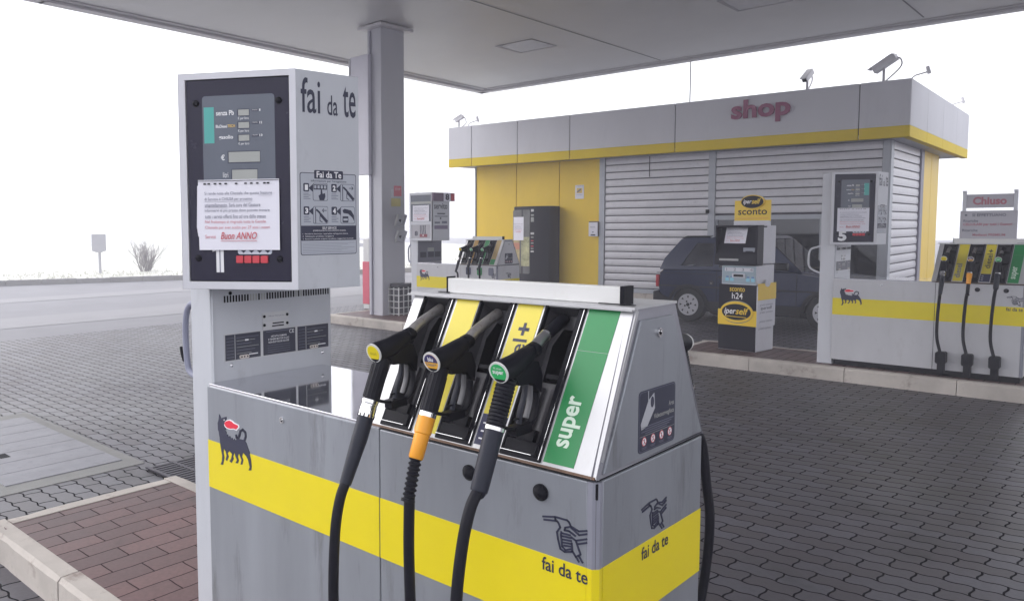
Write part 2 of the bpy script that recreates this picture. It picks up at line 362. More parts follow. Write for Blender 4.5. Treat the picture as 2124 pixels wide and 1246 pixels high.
# ------------------------------------------------------------------ canopy
CZ = 5.0
cp = thing('canopy', 'large flat grey canopy roof over the fuel pumps with pale edge trim', 'canopy', (-9.67, 9.57, 0))
def off(o): return (-9.67, 9.57, 0)
def rel(m):   # world coordinates to canopy local
    m.v = [(x + 9.67, y - 9.57, z) for x, y, z in m.v]; return m
F = frame((0, 0, CZ), (1, 0, 0), (0, 1, 0))
corner = [(-12.74, 16.27), (-12.3, 4.9), (-12.15, .7), (5.2, .9), (5.0, 16.6)]  # unseen near and right edges shaped to let light onto the pumps
rel(MB().prism(corner, F, .0, .75, soffit)).build('roof_slab', cp)
tb = MB()
for i, (p, q) in enumerate(zip(corner, corner[1:] + corner[:1])):
    dd = (Vector(q) - Vector(p)).normalized(); Ft = (Vector((p[0], p[1], CZ)), Vector((dd.x, dd.y, 0)), Vector((0, 0, 1)), Vector((dd.x, dd.y, 0)).cross(Vector((0, 0, 1))))
    l = (Vector(q) - Vector(p)).length; s_ = 1 if Ft[3].dot(Vector((-4 - p[0], 6 - p[1], 0))) < 0 else -1
    tb.fbox(Ft, -.03, l + .03, -.045, -.003, -.16 * s_, .03 * s_, trimm); tb.fbox(Ft, -.05, l + .05, .0, .8, .003 * s_, .06 * s_, trimm)
    tb.fbox(Ft, .1, l - .1, -.02, -.004, -.34 * s_, -.3 * s_, trimm)
rel(tb).build('edge_trim', cp, .004)
for cx, cy in ((-8.95, 12.8), (-4.72, 12.85), (-8.95, 7.2), (-4.72, 7.2)):
    f_ = rel(MB().plate([(cx - .42, cy - .42), (cx + .42, cy - .42), (cx + .42, cy + .42), (cx - .42, cy + .42)], [[(cx - .36, cy - .38), (cx + .38, cy - .38), (cx + .38, cy + .38), (cx - .38, cy + .38)]], F, -.012, -.002, mat('downlight_rim', (.40, .39, .42), .5))).build('light_frame', cp)
    rel(MB().fbox(F, cx - .38, cx + .38, cy - .38, cy + .38, -.008, -.003, mat('unlit_downlight_glass', (.50, .49, .52), .2))).build('diffuser', f_)
sm = MB()
for x in (-7.75, -3.1): sm.fbox(F, x - .012, x + .012, 1.2, 15.95, -.006, -.003, mat('soffit_seam', (.22, .215, .23), .6))
rel(sm).build('soffit_seam', cp)
pl = MB(); pl.box(-10.0, -9.66, 9.57, 10.14, -.02, 5.02, colpaint)
po_ = rel(pl).build('pillar', cp, .012)
c_ = MB(); c_.box(-10.12, -9.54, 9.45, 10.26, 4.93, 4.985, trimm); rel(c_).build('pillar_collar', po_, .01)
pl = MB(); pl.box(2.0, 2.34, 9.62, 10.1, -.02, 5.02, colpaint); rel(pl).build('pillar', cp, .012)
c_ = MB(); c_.box(-9.93, -9.9, 9.545, 9.568, 0, 4.9, mat('conduit_grey', (.3, .3, .36), .5)); rel(c_).build('conduit', po_)
pn = thing('blank_sign', 'tall blank light grey sign panel fixed edge-on to the canopy pillar', 'sign', (-10.1, 9.5, 2.45))
MB().box(-.24, .21, -.02, .05, 0, 2.06, mat('sign_grey', (.60, .59, .66), .45, 0, .04)).build('panel', pn, .008)
MB().box(-.275, -.243, -.03, .06, 0, 2.03, colpaint).build('frame', pn, .004)
MB().box(.06, .1, .05, .2, .3, .36, colpaint).build('bracket', pn); MB().box(.06, .1, .05, .2, 1.6, 1.66, colpaint).build('bracket', pn)
for z, t in ((1.67, 'upper of two tilted grey leaflet holders on the canopy pillar'), (1.385, 'lower of two tilted grey leaflet holders on the canopy pillar')):
    h = thing('leaflet_holder', t, 'leaflet holder', (-9.655, 9.93, z), group='leaflet holders on the pillar')
    F2 = frame((.012, 0, 0), (0, 1, 0), (.42, 0, 1))
    b = MB(); b.fbox(F2, -.06, .17, -.12, .1, .0, .012, pale); b.fbox(F2, .03, .08, -.05, .01, .012, .02, darkgap); b.build('tray', h, .002)
    b = MB(); b.fbox(F2, -.06, -.045, -.12, .1, .012, .05, whitem); b.fbox(F2, .155, .17, -.12, .1, .012, .05, pale); b.fbox(F2, -.06, .17, -.12, -.105, .012, .05, pale); b.build('rim', h)
    MB().box(-.012, .02, .0, .06, -.05, .02, pale).build('bracket', h)
st = thing('warning_sticker', 'red and yellow warning sticker on the canopy pillar', 'sticker', (-9.657, 9.89, 2.1))
F2 = frame((0, 0, 0), (0, 1, 0)); b = MB(); b.fbox(F2, -.03, .16, -.02, .16, 0, .002, mat('faded_red_film', (.62, .16, .2), .5)); b.fbox(F2, -.1, .14, -.2, -.06, 0, .002, mat('faded_yellow_film', (.62, .55, .2), .5)); b.fbox(F2, -.1, -.04, -.05, .1, 0, .002, pale)
b.text('STOP', F2, .0, .08, .13, .12, .003, wink); b.build('film', st)
st.location.x = -9.6575
# bin
bn = thing('litter_bin', 'dark litter bin inside a white square lattice cage', 'bin', (-9.652, 9.72, 0))
MB().box(.015, .22, .015, .465, .02, .5, mat('bin_liner', (.05, .05, .062), .5, 0, .2, 14)).build('bin_body', bn, .02)
MB().prism(rr(.0, .235, .0, .48, .05), frame((0, 0, .5), (1, 0, 0), (0, 1, 0)), 0, .05, mat('bin_lid', (.08, .078, .09), .5, 0, .2)).build('lid', bn, .012)
b = MB()
for Fc, W in ((frame((0, 0, 0), (1, 0, 0)), .235), (frame((.235, 0, 0), (0, 1, 0)), .48), (frame((0, .48, 0), (0, -1, 0)), .48)):
    nn = 4 if W > .3 else 2
    for i in range(nn + 1): b.fbox(Fc, i * W / nn - .007, i * W / nn + .007, 0, .49, -.006, .01, whitem)
    for i in range(5): b.fbox(Fc, -.01, W + .01, .02 + i * .108, .034 + i * .108, .0, .013, whitem)
b.build('lattice_cage', bn)
rp = thing('marker_post', 'white post with a red lower sleeve standing behind the pillar', 'post', (-11.75, 11.25, -.15))
MB().box(-.09, .09, -.09, .09, 0, 1.45, whitem).build('post', rp, .01); MB().box(-.1, .1, -.1, .1, .1, .98, mat('red_sleeve', (.62, .10, .15), .5, 0, .06)).build('sleeve', rp, .006)
b = MB(); b.box(-.45, -.1, -.03, .03, 1.28, 1.36, pale); b.build('arm', rp)
gp = thing('grey_post', 'thin dark grey post far behind the fuel pump column', 'post', (-21.05, 22.5, -.158))
MB().tube([(0, 0, -.02), (0, 0, 1.3), (0, 0, 1.34)], [.09, .09, .06], mat('post_grey', (.16, .16, .19), .5)).build('shaft', gp); MB().box(-.14, .14, -.14, .14, 0, .06, colpaint).build('foot_plate', gp)
# ------------------------------------------------------------------ shop
U = Vector((.99705389, .07670422, 0)).normalized(); E_ = Vector((-.02272838, .99974168, 0)).normalized(); NF = Vector((U.y, -U.x, 0))
L0 = Vector((-13.16, 15.437, 0))
shopm = mat('fascia_grey_panel', (.66, .66, .695), .7, 0, .05, 1.2, .01, .3, .3, (.5, .5, .52), spec=.25)
shopy = mat('fascia_yellow', (.76, .565, .025), .65, 0, .05, 1.5, .01, spec=.25)
wally = mat('yellow_wall_panel', (.85, .575, .022), .45, 0, .08, .9, .01, .35, .3, (.66, .44, .02))
shutm = mat('shutter_slat', (.60, .59, .62), .38, .25, .08, 3, .05, 1, .35, (.25, .24, .26))
postm = mat('shutter_post', (.40, .42, .46), .4, .2, .06)
sh = thing('shop_building', 'low flat roofed shop with grey and yellow fascia over yellow walls and roller shutters', 'shop', L0)
def sf(o, r): return (Vector(o), r.normalized(), Vector((0, 0, 1)), r.normalized().cross(Vector((0, 0, 1))))
FA = sf((0, 0, 0), U); LF_, LS = 9.908, 6.512
corner_ = U * LF_
FS = sf(corner_, E_)
WO = -NF * .57
FW = sf(WO, U); wc = WO + U * 9.566; FE_ = sf(wc, E_)
# fascia
fa = MB(); ybz = 3.25
seams = [0, .714, 2.034, 3.406, 5.809, 9.127, LF_]
for a, c in zip(seams, seams[1:]):
    fa.fbox(FA, a + .008, c - .008, ybz, 4.05, -.12, 0, shopm); fa.fbox(FA, a + .008, c - .008, 3.048, ybz, -.12, 0.001, shopy)
ss = [0, 1.55, 3.2, 4.85, LS]
for a, c in zip(ss, ss[1:]):
    fa.fbox(FS, a + .012, c - .004, ybz, 4.05, -.12, 0, shopm); fa.fbox(FS, a + .012, c - .004, 3.048, ybz, -.12, 0.001, shopy)
fo = fa.build('fascia', sh, .006)
b = MB(); b.fbox(FA, .1, LF_ - .12, 3.06, 4.04, -.14, -.03, darkgap); b.fbox(FS, .1, LS - .1, 3.06, 4.04, -.14, -.03, darkgap)
BK = L0 * 0 + E_ * LS
b.prism([tuple((U * .02 - NF * .06)[:2]), tuple((corner_ - U * .06 - NF * .06)[:2]), tuple((corner_ - U * .06 + E_ * LS)[:2]), tuple((BK + U * .02)[:2])], frame((0, 0, 4.0), (1, 0, 0), (0, 1, 0)), -.3, .03, mat('roof_felt', (.2, .2, .21), .8))
b.build('roof', sh)
b = MB(); b.prism([tuple((U * .03 - NF * .03)[:2]), tuple((corner_ - U * .03 + E_ * .03)[:2]), tuple((corner_ + E_ * LS - U * .03)[:2]), tuple((BK + U * .03)[:2])], frame((0, 0, 3.07), (1, 0, 0), (0, 1, 0)), 0, .06, mat('eaves_soffit', (.42, .42, .45), .5)); b.build('eaves_soffit', sh)
b = MB(); b.text('shop', FA, 6.93, 3.50, 8.0, 3.97, .045, mat('magenta_letter_face', (.30, .07, .15), .45, 0, .04), bold=.03)
v0 = list(b.v); f0 = list(b.f)
o_ = len(b.v); b.add([Vector(p) - NF * .04 for p in v0], [f[::-1] for f in f0], MATS['magenta_letter_face'])
ed = {}
for f in f0:
    for i in range(len(f)): ed[(f[i], f[(i + 1) % len(f)])] = 1
b.add([], [], MATS['magenta_letter_face'])
for (p, q) in ed:
    if (q, p) not in ed: b.f.append([q, p, p + o_, q + o_]); b.m.append(0)
b.build('sign_lettering', fo)
# walls
yw = MB()
for a, c in ((.476, 1.67), (1.67, 2.851), (2.851, 3.885)): yw.fbox(FW, a + .008, c - .008, .1, 3.07, -.08, 0, wally)
yw.build('wall', sh, .005)
b = MB(); b.fbox(FW, .49, 3.9, .1, 3.07, -.2, -.02, mat('wall_core', (.35, .25, .06), .7)); b.fbox(FW, .476, 3.95, -.15, .1, -.2, -.01, concrete); b.fbox(FW, 3.95, 9.56, -.15, .02, -.2, .02, concrete)
Fl = sf(WO + U * .476 + E_ * 6, -E_); b.fbox(Fl, .0, 5.85, -.15, 3.07, -.1, .001, wally)
b.build('wall', sh)
for F_, a, c, d_, m_ in ((FW, 3.885, 4.02, .03, postm), (FW, 6.331, 6.47, .03, postm), (FW, 9.44, 9.56, .03, postm), (FE_, -.02, .2, .012, postm), (FE_, 2.62, 2.9, .04, mat('downpipe_grey', (.25, .24, .30), .5)), (FW, .44, .48, .02, postm)):
    MB().fbox(F_, a, c, 0, 3.07, -.12, d_, m_).build('door_post', sh, .006)
def shutter(F, a0, a1, zb, zt):
    s = MB(); z = zt
    while z - .163 > zb - .05:
        q = max(zb, z - .163); s.add([at(F, a0, z - .004, .0), at(F, a1, z - .004, .0), at(F, a1, (z + q) / 2, .012), at(F, a0, (z + q) / 2, .012), at(F, a1, q + .019, .004), at(F, a0, q + .019, .004), at(F, a1, q + .015, -.03), at(F, a0, q + .015, -.03)], [(3, 2, 1, 0), (5, 4, 2, 3), (7, 6, 4, 5)], shutm); z -= .163
    s.fbox(F, a0, a1, zb, zt, -.06, -.03, mat('shutter_gap', (.05, .045, .065), .6))
    s.fbox(F, a0, a1, zb - .02, zb + .07, -.02, .02, postm)
    return s.build('roller_shutter', sh, smooth=20)
shutter(FW, 4.03, 6.325, .05, 3.06); s2_ = shutter(FW, 6.475, 9.435, 1.66, 3.06); shutter(FE_, .21, 2.6, .05, 3.06)
b = MB(); b.fbox(FW, 6.295, 6.36, 1.78, 1.86, .03, .06, darkgap); b.build('shutter_lock', s2_)
b = MB(); b.fbox(FE_, 2.92, 3.92, .05, 3.07, -.1, 0, wally); b.fbox(FE_, 3.94, 4.81, .05, 3.07, -.1, 0, wally); b.build('wall', sh, .005)
wg = glass('shop_window_glass', (.45, .47, .52))
b = MB(); b.fbox(FW, 6.47, 9.44, .3, 1.68, -.05, -.042, wg); gl = b.build('window', sh)
b = MB()
for a in (6.47, 7.45, 8.43, 9.40): b.fbox(FW, a, a + .05, .02, 1.68, -.08, -.035, postm)
b.fbox(FW, 6.47, 9.44, .02, .3, -.08, -.033, postm); b.build('frame', gl, .003)
b = MB(); dk = mat('shop_interior', (.10, .10, .12), .8)
b.fbox(FW, 5, 9.5, 0, 2.9, -3.2, -3.1, dk); b.fbox(FW, 5, 9.5, -.05, .02, -3.1, -.1, dk)
b.fbox(FW, 6.6, 7.0, 0, 1.75, -1.4, -1.1, mat('shop_shelf', (.30, .30, .32), .6)); b.fbox(FW, 7.25, 7.32, 0, 2.6, -1.1, -1.0, whitem); b.fbox(FW, 7.5, 8.1, .9, 1.05, -1.7, -1.1, MATS['shop_shelf']); b.fbox(FW, 8.2, 8.8, 0, 1.5, -1.8, -1.4, mat('shop_counter', (.16, .18, .22), .5))
b.build('interior', sh)
b = MB(); b.fbox(FW, 5.05, 5.062, 2.6, 3.05, .012, .02, darkgap); b.build('pull_cord', sh)
# roof gear
def cctv(P, yaw, pitch, label, L=.42, r=.075, hz=.28):
    L *= .72; r *= .6
    t = thing('security_camera', label, 'camera', P, yaw, 'security cameras on the shop roof')
    MB().tube([(0, 0, -.02), (0, 0, hz)], .022, mat('camera_bracket', (.50, .49, .52), .4)).box(-.07, .07, -.07, .07, -.02, .015, MATS['camera_bracket']).build('bracket', t)
    c, s_ = math.cos(pitch), math.sin(pitch); Fh = (Vector((0, 0, hz + .05)), Vector((c, 0, s_)), Vector((-s_, 0, c)), Vector((0, -1, 0)))
    ho = MB().fbox(Fh, -L * .55, L * .45, -r, r, -r, r, mat('camera_housing', (.72, .71, .74), .45)).fbox(Fh, -L * .5, L * .62, r, r + .016, -r - .01, r + .01, MATS['camera_housing']).build('housing', t, .012)
    MB().fbox(Fh, L * .45, L * .455, -r * .75, r * .75, -r * .75, r * .75, black).build('lens_window', ho)
    MB().tube(spline([at(Fh, -L * .5, 0, 0), at(Fh, -L * .62, -.08, .02), at(Fh, -L * .45, -.2, .03), (0, 0, .02)]), .012, MATS['camera_bracket'], 8).build('cable', t)
def roofp(a, n, z=4.03): return L0 + U * a - NF * n + Vector((0, 0, z))
cctv(roofp(9.45, .25), R(165), R(-28), 'largest white security camera at the corner of the shop roof', .58, .1, .30)
cctv(roofp(8.2, .3), R(-100), R(-38), 'security camera on the shop roof above the lettering', .42, .085, .26)
cctv(roofp(.12, .3), R(190), R(-25), 'small security camera at the far end of the shop roof', .34, .08, .22)
for P, ya, lb in ((roofp(.42, .3), R(20), 'pair lamp arm beside the small camera at the far shop roof end'), (roofp(9.85, .5), R(25), 'small lamp on a bent arm at the near roof corner of the shop'), (L0 + corner_ + E_ * 5.2 - U * .2 + Vector((0, 0, 4.03)), R(15), 'small lamp on a bent arm at the back of the shop roof side')):
    t = thing('roof_lamp', lb, 'lamp', P, ya, 'small lamps on the shop roof')
    MB().tube([(0, 0, -.02), (0, 0, .1), (.05, 0, .14), (.24, 0, .19)], .012, MATS['camera_bracket'], 8).box(-.05, .05, -.05, .05, -.02, .02, MATS['camera_bracket']).build('arm', t)
    MB().fbox(frame((.25, 0, .17), (0, 1, 0), (-.3, 0, 1)), -.035, .035, -.02, .12, -.02, .03, MATS['camera_housing']).build('lamp_head', t, .01)
t = thing('hanging_cable', 'thin dark cable hanging from the canopy edge to the shop roof', 'cable', (-7.33, 16.47, 0))
MB().tube([(0, 0, 4.02), (0.004, 0, 4.5), (0, 0, 5.0)], .011, inkg, 6).build('wire', t); MB().tube([(0, 0, 4.0), (0, 0, 4.06)], .03, inkg, 8).build('clamp', t)
# things on the wall
t = thing('wall_notice', 'small white notice with yellow picture on the yellow shop wall', 'notice', L0 + WO + U * 3.38 + NF * .003 + Vector((0, 0, 2.33)))
Fn = sf((0, 0, 0), U); b = MB(); b.fbox(Fn, -.11, .11, -.16, .16, 0, .004, paper); b.fbox(Fn, -.07, .07, -.03, .09, .004, .005, mat('notice_yellow', (.7, .5, .12), .5)); b.stroke([(-.05, 0), (.03, .06)], Fn, .035, .005, .006, inkg)
b.text('ATTENZIONE', Fn, -.09, .12, .09, .145, .0045, inkg); b.text('area sorvegliata', Fn, -.08, -.08, .08, -.055, .0045, inkg); b.build('sheet', t)
t = thing('wall_box', 'small white box with dark surround on the wall by the shutter post', 'mail box', L0 + WO + U * 3.77 + NF * .001 + Vector((0, 0, 1.46)))
b = MB(); b.fbox(Fn, -.125, .125, -.165, .18, .0, .05, mat('box_surround', (.14, .09, .07), .5)); b.build('surround', t, .006)
b = MB(); b.fbox(Fn, -.105, .11, -.165, .155, .03, .09, paper); b.fbox(Fn, -.05, .06, -.145, -.12, .09, .095, darkgap); b.text('POSTA', Fn, -.06, .03, .06, .06, .091, inkg); b.fbox(Fn, -.02, .02, -.08, -.06, .09, .093, inkg); b.build('box_body', t, .006)
# vending machine
vp = L0 + WO + U * 1.84 + Vector((0, 0, -.02)); vm_ = thing('vending_machine', 'tall dark drinks vending machine standing against the yellow shop wall', 'vending machine', vp)
b = MB(); Ft = (Vector((0, 0, 0)), U, NF, Vector((0, 0, 1))); vdk = mat('vending_dark', (.012, .011, .017), .4, 0, .1, 3, spec=.2)
prof = [(0, .04), (1.06, .04), (1.06, .34), (1.0, .45), (.85, .51), (.6, .54), (.3, .52), (.06, .46), (0, .38)]
b.prism([(a, c) for a, c in prof], (Ft[0], U, NF, -Ft[3] if U.cross(NF).z < 0 else Ft[3]), (-2.03 if U.cross(NF).z < 0 else .06), (-.06 if U.cross(NF).z < 0 else 2.03), vdk)
b.fbox(sf((0, 0, 0), U), .05, 1.0, 0, .06, .1, .4, darkgap); b.build('cabinet', vm_, .02)
Fv = sf(NF * .815 + U * .0, U); Fv = (NF * .478 + U * .04, (U * .5 + NF * .055).normalized(), Vector((0, 0, 1)), (U * .5 + NF * .055).normalized().cross(Vector((0, 0, 1))))
b = MB(); b.prism(rr(.0, .50, .42, 1.95, .04), Fv, .002, .012, mat('vending_front', (.13, .13, .13), .2, 0, .35, 4)); b.fbox(Fv, .02, .2, .5, 1.35, .012, .014, mat('vending_picture', (.45, .36, .16), .3, 0, .4, 7)); b.fbox(Fv, .25, .49, .6, 1.3, .012, .0145, mat('vending_picture_pale', (.38, .37, .2), .3, 0, .5, 9)); b.fbox(Fv, .02, .2, 1.0, 1.16, .014, .016, mat('vending_picture_red', (.5, .2, .12), .4)); b.build('front_panel', vm_)
Fb = sf(NF * .541 + U * .60, U); b = MB()
for z, h, w_, m_ in ((1.9, .06, .07, whitem), (1.8, .04, .08, lcd), (1.66, .11, .08, lcd), (1.36, .05, .09, whitem), (1.28, .03, .07, lcd), (1.2, .025, .07, redbtn), (1.14, .03, .07, lcd), (1.07, .03, .07, redbtn), (1.01, .03, .07, lcd), (.94, .035, .08, whitem)): b.fbox(Fb, -w_ / 2, w_ / 2, z, z + h, -.02, .006, m_)
b.build('control_strip', vm_, .003)
def notice(name_label, F, w_, h_, parent_loc, rz=0, rows=None, tilt=0., detail=True):
    t = thing('paper_notice', name_label, 'notice', parent_loc, rz, 'closing notices taped to the equipment')
    b = MB(); n_ = 8; vv = []; fs = []
    for i in range(n_ + 1):
        for j in range(n_ + 1):
            a = -w_ / 2 + w_ * i / n_; c = -h_ / 2 + h_ * j / n_; vv.append(at(F, a * math.cos(tilt) - c * math.sin(tilt), a * math.sin(tilt) + c * math.cos(tilt), .004 + .0025 * math.sin(i * .9 + j * .5) * (1 - j / n_)))
    fs = [(i * (n_ + 1) + j, (i + 1) * (n_ + 1) + j, (i + 1) * (n_ + 1) + j + 1, i * (n_ + 1) + j + 1) for i in range(n_) for j in range(n_)]
    b.add(vv, fs, paper); b.build('sheet', t)
    FT = (F[0], (F[1] * math.cos(tilt) + F[2] * math.sin(tilt)), (F[2] * math.cos(tilt) - F[1] * math.sin(tilt)), F[3]); k = w_ / .312
    b = MB()
    pinkish = mat('faded_red_ink', (.60, .22, .26), .6); gi = mat('notice_text_ink', (.20, .20, .26), .6)
    b.fbox(FT, -.156 * k, .156 * k, .122 * k, .124 * k, .0075, .0082, darkgap)
    for q in (-.128, -.112, -.088, -.068, -.046, -.006, .03, .052, .075, .102, .116): b.fbox(FT, (q - .005) * k, (q + .005) * k, .11 * k, .115 * k, .0075, .0082, darkgap)
    tx = ['Si rende noto alla Clientela che questa Stazione', 'di Servizio è CHIUSA per prossimo', 'smantellamento. Sarà cura del Gestore', 'informarvi al più presto dove potrete trovare', 'tutti i servizi offerti fino ad ora dallo stesso', 'Nel frattempo si ringrazia tutta la Gentile', 'Clientela per aver scelto per 27 anni i nostri']
    wd = [.26, .185, .215, .25, .235, .235, .25]
    for i, (s_, ww) in enumerate(zip(tx, wd)):
        z = (.074 - .0205 * i) * k; b.text(s_, FT, -.13 * k, z - .004 * k, (-.13 + ww) * k, z + .0095 * k, .0078, gi if i < 5 else pinkish, bold=.004)
    for a, c, i in ((.08, .13, 0), (-.13, .055, 1), (-.13, -.045, 2)): b.fbox(FT, a * k, c * k, (.0685 - .0205 * i) * k, (.0693 - .0205 * i) * k, .0075, .008, gi)
    b.text('Servizi', FT, -.13 * k, -.085 * k, -.09 * k, -.072 * k, .0078, pinkish)
    b.text('Buon ANNO', FT, -.07 * k, -.088 * k, .07 * k, -.062 * k, .0078, redink, bold=.012, shear=.3); b.fbox(FT, -.07 * k, .07 * k, -.095 * k, -.0935 * k, .0075, .008, redink)
    b.build('print', t); return t
notice('white paper notice taped to the front of the dark vending machine', (Vector((0, 0, 0)), Fv[1], Fv[2], Fv[3]), .30, .56, vp + at(Fv, .17, 1.5, .013))
# ------------------------------------------------------------------ car
car = thing('parked_car', 'dark blue boxy hatchback parked in front of the shop shutters', 'car', (-6.5, 13.36, -.15))
cpnt = mat('car_paint', (.005, .012, .052), .2, .0, .03, 3, 0, spec=.5, coat=.3); cbl = mat('car_trim', (.01, .01, .014), .5, 0, .15, 12, spec=.25); cgl = glass('car_glass', (.72, .74, .76))
car.scale = (1.02, 1.0, 1.06)
FC_ = frame((0, 0, 0), (1, 0, 0)); W_ = 1.46
def arch(cx, r=.315, n=12): return [(cx + r * math.cos(R(t)), .27 + r * math.sin(R(t))) for t in [180 - 180 * i / n for i in range(n + 1)]]
lower = [(.06, .36), (.10, .24), (.22, .22)] + arch(.58) + [(1.0, .19), (2.2, .19)] + arch(2.72) + [(3.1, .22), (3.32, .26), (3.36, .5), (3.33, .68), (3.22, .75), (2.45, .86), (2.3, .885), (.12, .87), (.045, .80), (.03, .55)]
sideF = [frame((0, 0, 0), (1, 0, 0)), frame((0, W_, 0), (-1, 0, 0))]
bd = MB()
# body skin lofted over the width: full section in the middle, tucked in at shoulders and sills
def tuck(p, k):
    x, z = p; cx = 1.7; t = (z - .55)
    return (cx + (x - cx) * (1 - .022 * k), z - (.03 * k if z > .8 else 0) + (.02 * k if z < .25 else 0))
secs = [(0, 1), (.035, .35), (.09, 0), (W_ - .09, 0), (W_ - .035, .35), (W_, 1)]
vv = []; n_ = len(lower)
for y, k in secs: vv += [(tuck(p, k)[0], y, tuck(p, k)[1]) for p in lower]
fs = [(i * n_ + j, i * n_ + (j + 1) % n_, (i + 1) * n_ + (j + 1) % n_, (i + 1) * n_ + j) for i in range(len(secs) - 1) for j in range(n_)]
bd.add(vv, fs, cpnt)
for si, flip in ((0, 1), (len(secs) - 1, 0)):
    pts = [tuck(p, 1) for p in lower]; tr = tessellate_polygon([[Vector((a, b_, 0)) for a, b_ in pts]]); y = secs[si][0]
    fl = []
    for t in tr:
        a, b_, c = (Vector(pts[i]) for i in t); ccw = (b_ - a).cross(c - a) > 0
        fl.append(tuple(t) if ccw == bool(flip) else tuple(t[::-1]))
    bd.add([(a, y, b_) for a, b_ in pts], fl, cpnt)
bd.build('body', car, smooth=50)
# greenhouse sides with window openings
gh = [(.06, .86), (.13, 1.05), (.40, 1.375), (.50, 1.40), (1.72, 1.40), (1.82, 1.375), (2.36, .885)]
w1 = [(.44, .93), (.52, 1.07), (.68, 1.31), (.98, 1.31), (.98, .93)]; w2 = [(1.09, .92), (1.09, 1.31), (1.68, 1.31), (2.08, .92)]
g_ = MB(); tl = .11
for sgn, F0 in ((1, 0), (-1, 1)):
    up_ = Vector((0, tl * sgn / .52, 1)).normalized(); o0 = Vector((0, 0 if sgn > 0 else W_, .84)); Rr = Vector((1, 0, 0))
    Fg = (o0 - up_ * .84, Rr, up_, Rr.cross(up_)); 
    if sgn < 0: Fg = (Fg[0], Fg[1], Fg[2], Fg[3])
    n0, n1 = (-.05, -.012) if sgn > 0 else (.012, .05)
    g_.plate(gh, [w1, w2], Fg, n0, n1, cpnt)
    for w_ in (w1, w2): MB().prism(w_, Fg, (n0 + n1) / 2 - .003, (n0 + n1) / 2 + .003, cgl).build('side_window', car)
y0t, y1t = .125, W_ - .125
g_.add([(.40, y0t, 1.37), (.40, y1t, 1.37), (.50, y1t, 1.415), (.50, y0t, 1.415), (1.72, y0t, 1.415), (1.72, y1t, 1.415), (1.83, y1t, 1.37), (1.83, y0t, 1.37)], [(0, 3, 2, 1), (3, 4, 5, 2), (4, 7, 6, 5), (0, 1, 6, 7)], cpnt)
g_.build('roof', car, .004)
b = MB(); b.add([(.10, .05, .88), (.10, W_ - .05, .88), (.40, y1t, 1.36), (.40, y0t, 1.36)], [(0, 3, 2, 1)], cgl); b.build('rear_window', car)
b = MB(); b.add([(2.36, .05, .88), (2.36, W_ - .05, .88), (1.84, y1t, 1.36), (1.84, y0t, 1.36)], [(0, 1, 2, 3)], cgl); b.build('windscreen', car)
b = MB(); 
for y in (.16, .82): b.box(1.5, 1.64, y, y + .46, .5, 1.12, cbl); b.box(1.18, 1.55, y, y + .46, .42, .52, cbl); b.box(1.52, 1.6, y + .12, y + .34, 1.13, 1.28, cbl)
b.box(.45, .6, .2, 1.26, .5, .9, cbl); b.box(2.05, 2.3, .1, 1.36, .7, .9, cbl); b.tube([(1.9 + .0 * math.cos(t), .39 + .18 * math.cos(t), .92 + .17 * math.sin(t)) for t in [i * math.pi / 8 for i in range(17)]], .014, cbl, 6); b.build('seats', car, .03)
b = MB(); b.fbox(FC_, .02, 3.3, .0, .0, 0, 0, cbl) if False else None
b.box(.32, .85, .05, W_ - .05, .18, .6, cbl) ; b.box(2.44, 2.99, .05, W_ - .05, .18, .6, cbl); b.box(.1, 3.2, .2, W_ - .2, .17, .24, cbl); b.build('underbody', car)
b = MB(); pr = [(-.05, .30), (.02, .25), (.10, .27), (.30, .30), (.30, .36), (.12, .44), (.05, .50), (-.05, .48)]
b.prism(pr, FC_, -W_ - .01, .01, cbl); b.build('bumper', car, .02)
b = MB(); b.prism([(3.14, .30), (3.34, .22), (3.42, .28), (3.42, .46), (3.3, .48), (3.14, .38)], FC_, -W_ - .01, .01, cbl); b.build('bumper', car, .02)
b = MB(); b.plate([(.255, .27)] + arch(.58, .35) + [(.905, .27)], [], FC_, .0, .0, cbl) if False else None
for cx in (.58, 2.72):
    o_ = arch(cx, .355); i_ = arch(cx, .305); b.prism(o_ + i_[::-1], FC_, -.02, .014, cbl)
b.build('wheel_arch_trim', car)
b = MB(); b.fbox(FC_, .92, 2.38, .215, .36, -.01, .012, cbl); b.fbox(FC_, .02, 1.05, .795, .803, .0, .006, darkgap); b.fbox(FC_, 1.06, 1.068, .3, .88, -.008, .0035, darkgap); b.fbox(FC_, 2.30, 2.308, .3, .86, -.008, .0035, darkgap); b.fbox(FC_, .06, 3.3, .575, .60, -.006, .008, cbl); b.build('side_trim', car)
b = MB(); b.fbox(FC_, 1.1, 1.22, .74, .775, .0, .022, cbl); b.build('door_handle', car, .006)
b = MB(); b.disc(FC_, .98, .66, .035, .0, .012, cbl); b.disc(FC_, .98, .655, .012, .012, .016, chrome); b.build('fuel_cap', car)
for y in (-.012, W_ - .16): MB().box(.0, .06, y, y + .17, .56, .76, mat('tail_lamp_red', (.45, .03, .04), .25, 0, .1)).build('tail_light', car, .012)
for y in (.06, W_ - .28): MB().box(3.3, 3.372, y, y + .22, .52, .66, lcd).build('headlight', car, .01)
tyre = mat('tyre_rubber', (.016, .016, .019), .75, 0, .2, 20); hub = mat('hubcap_silver', (.50, .50, .54), .35, .4, .06)
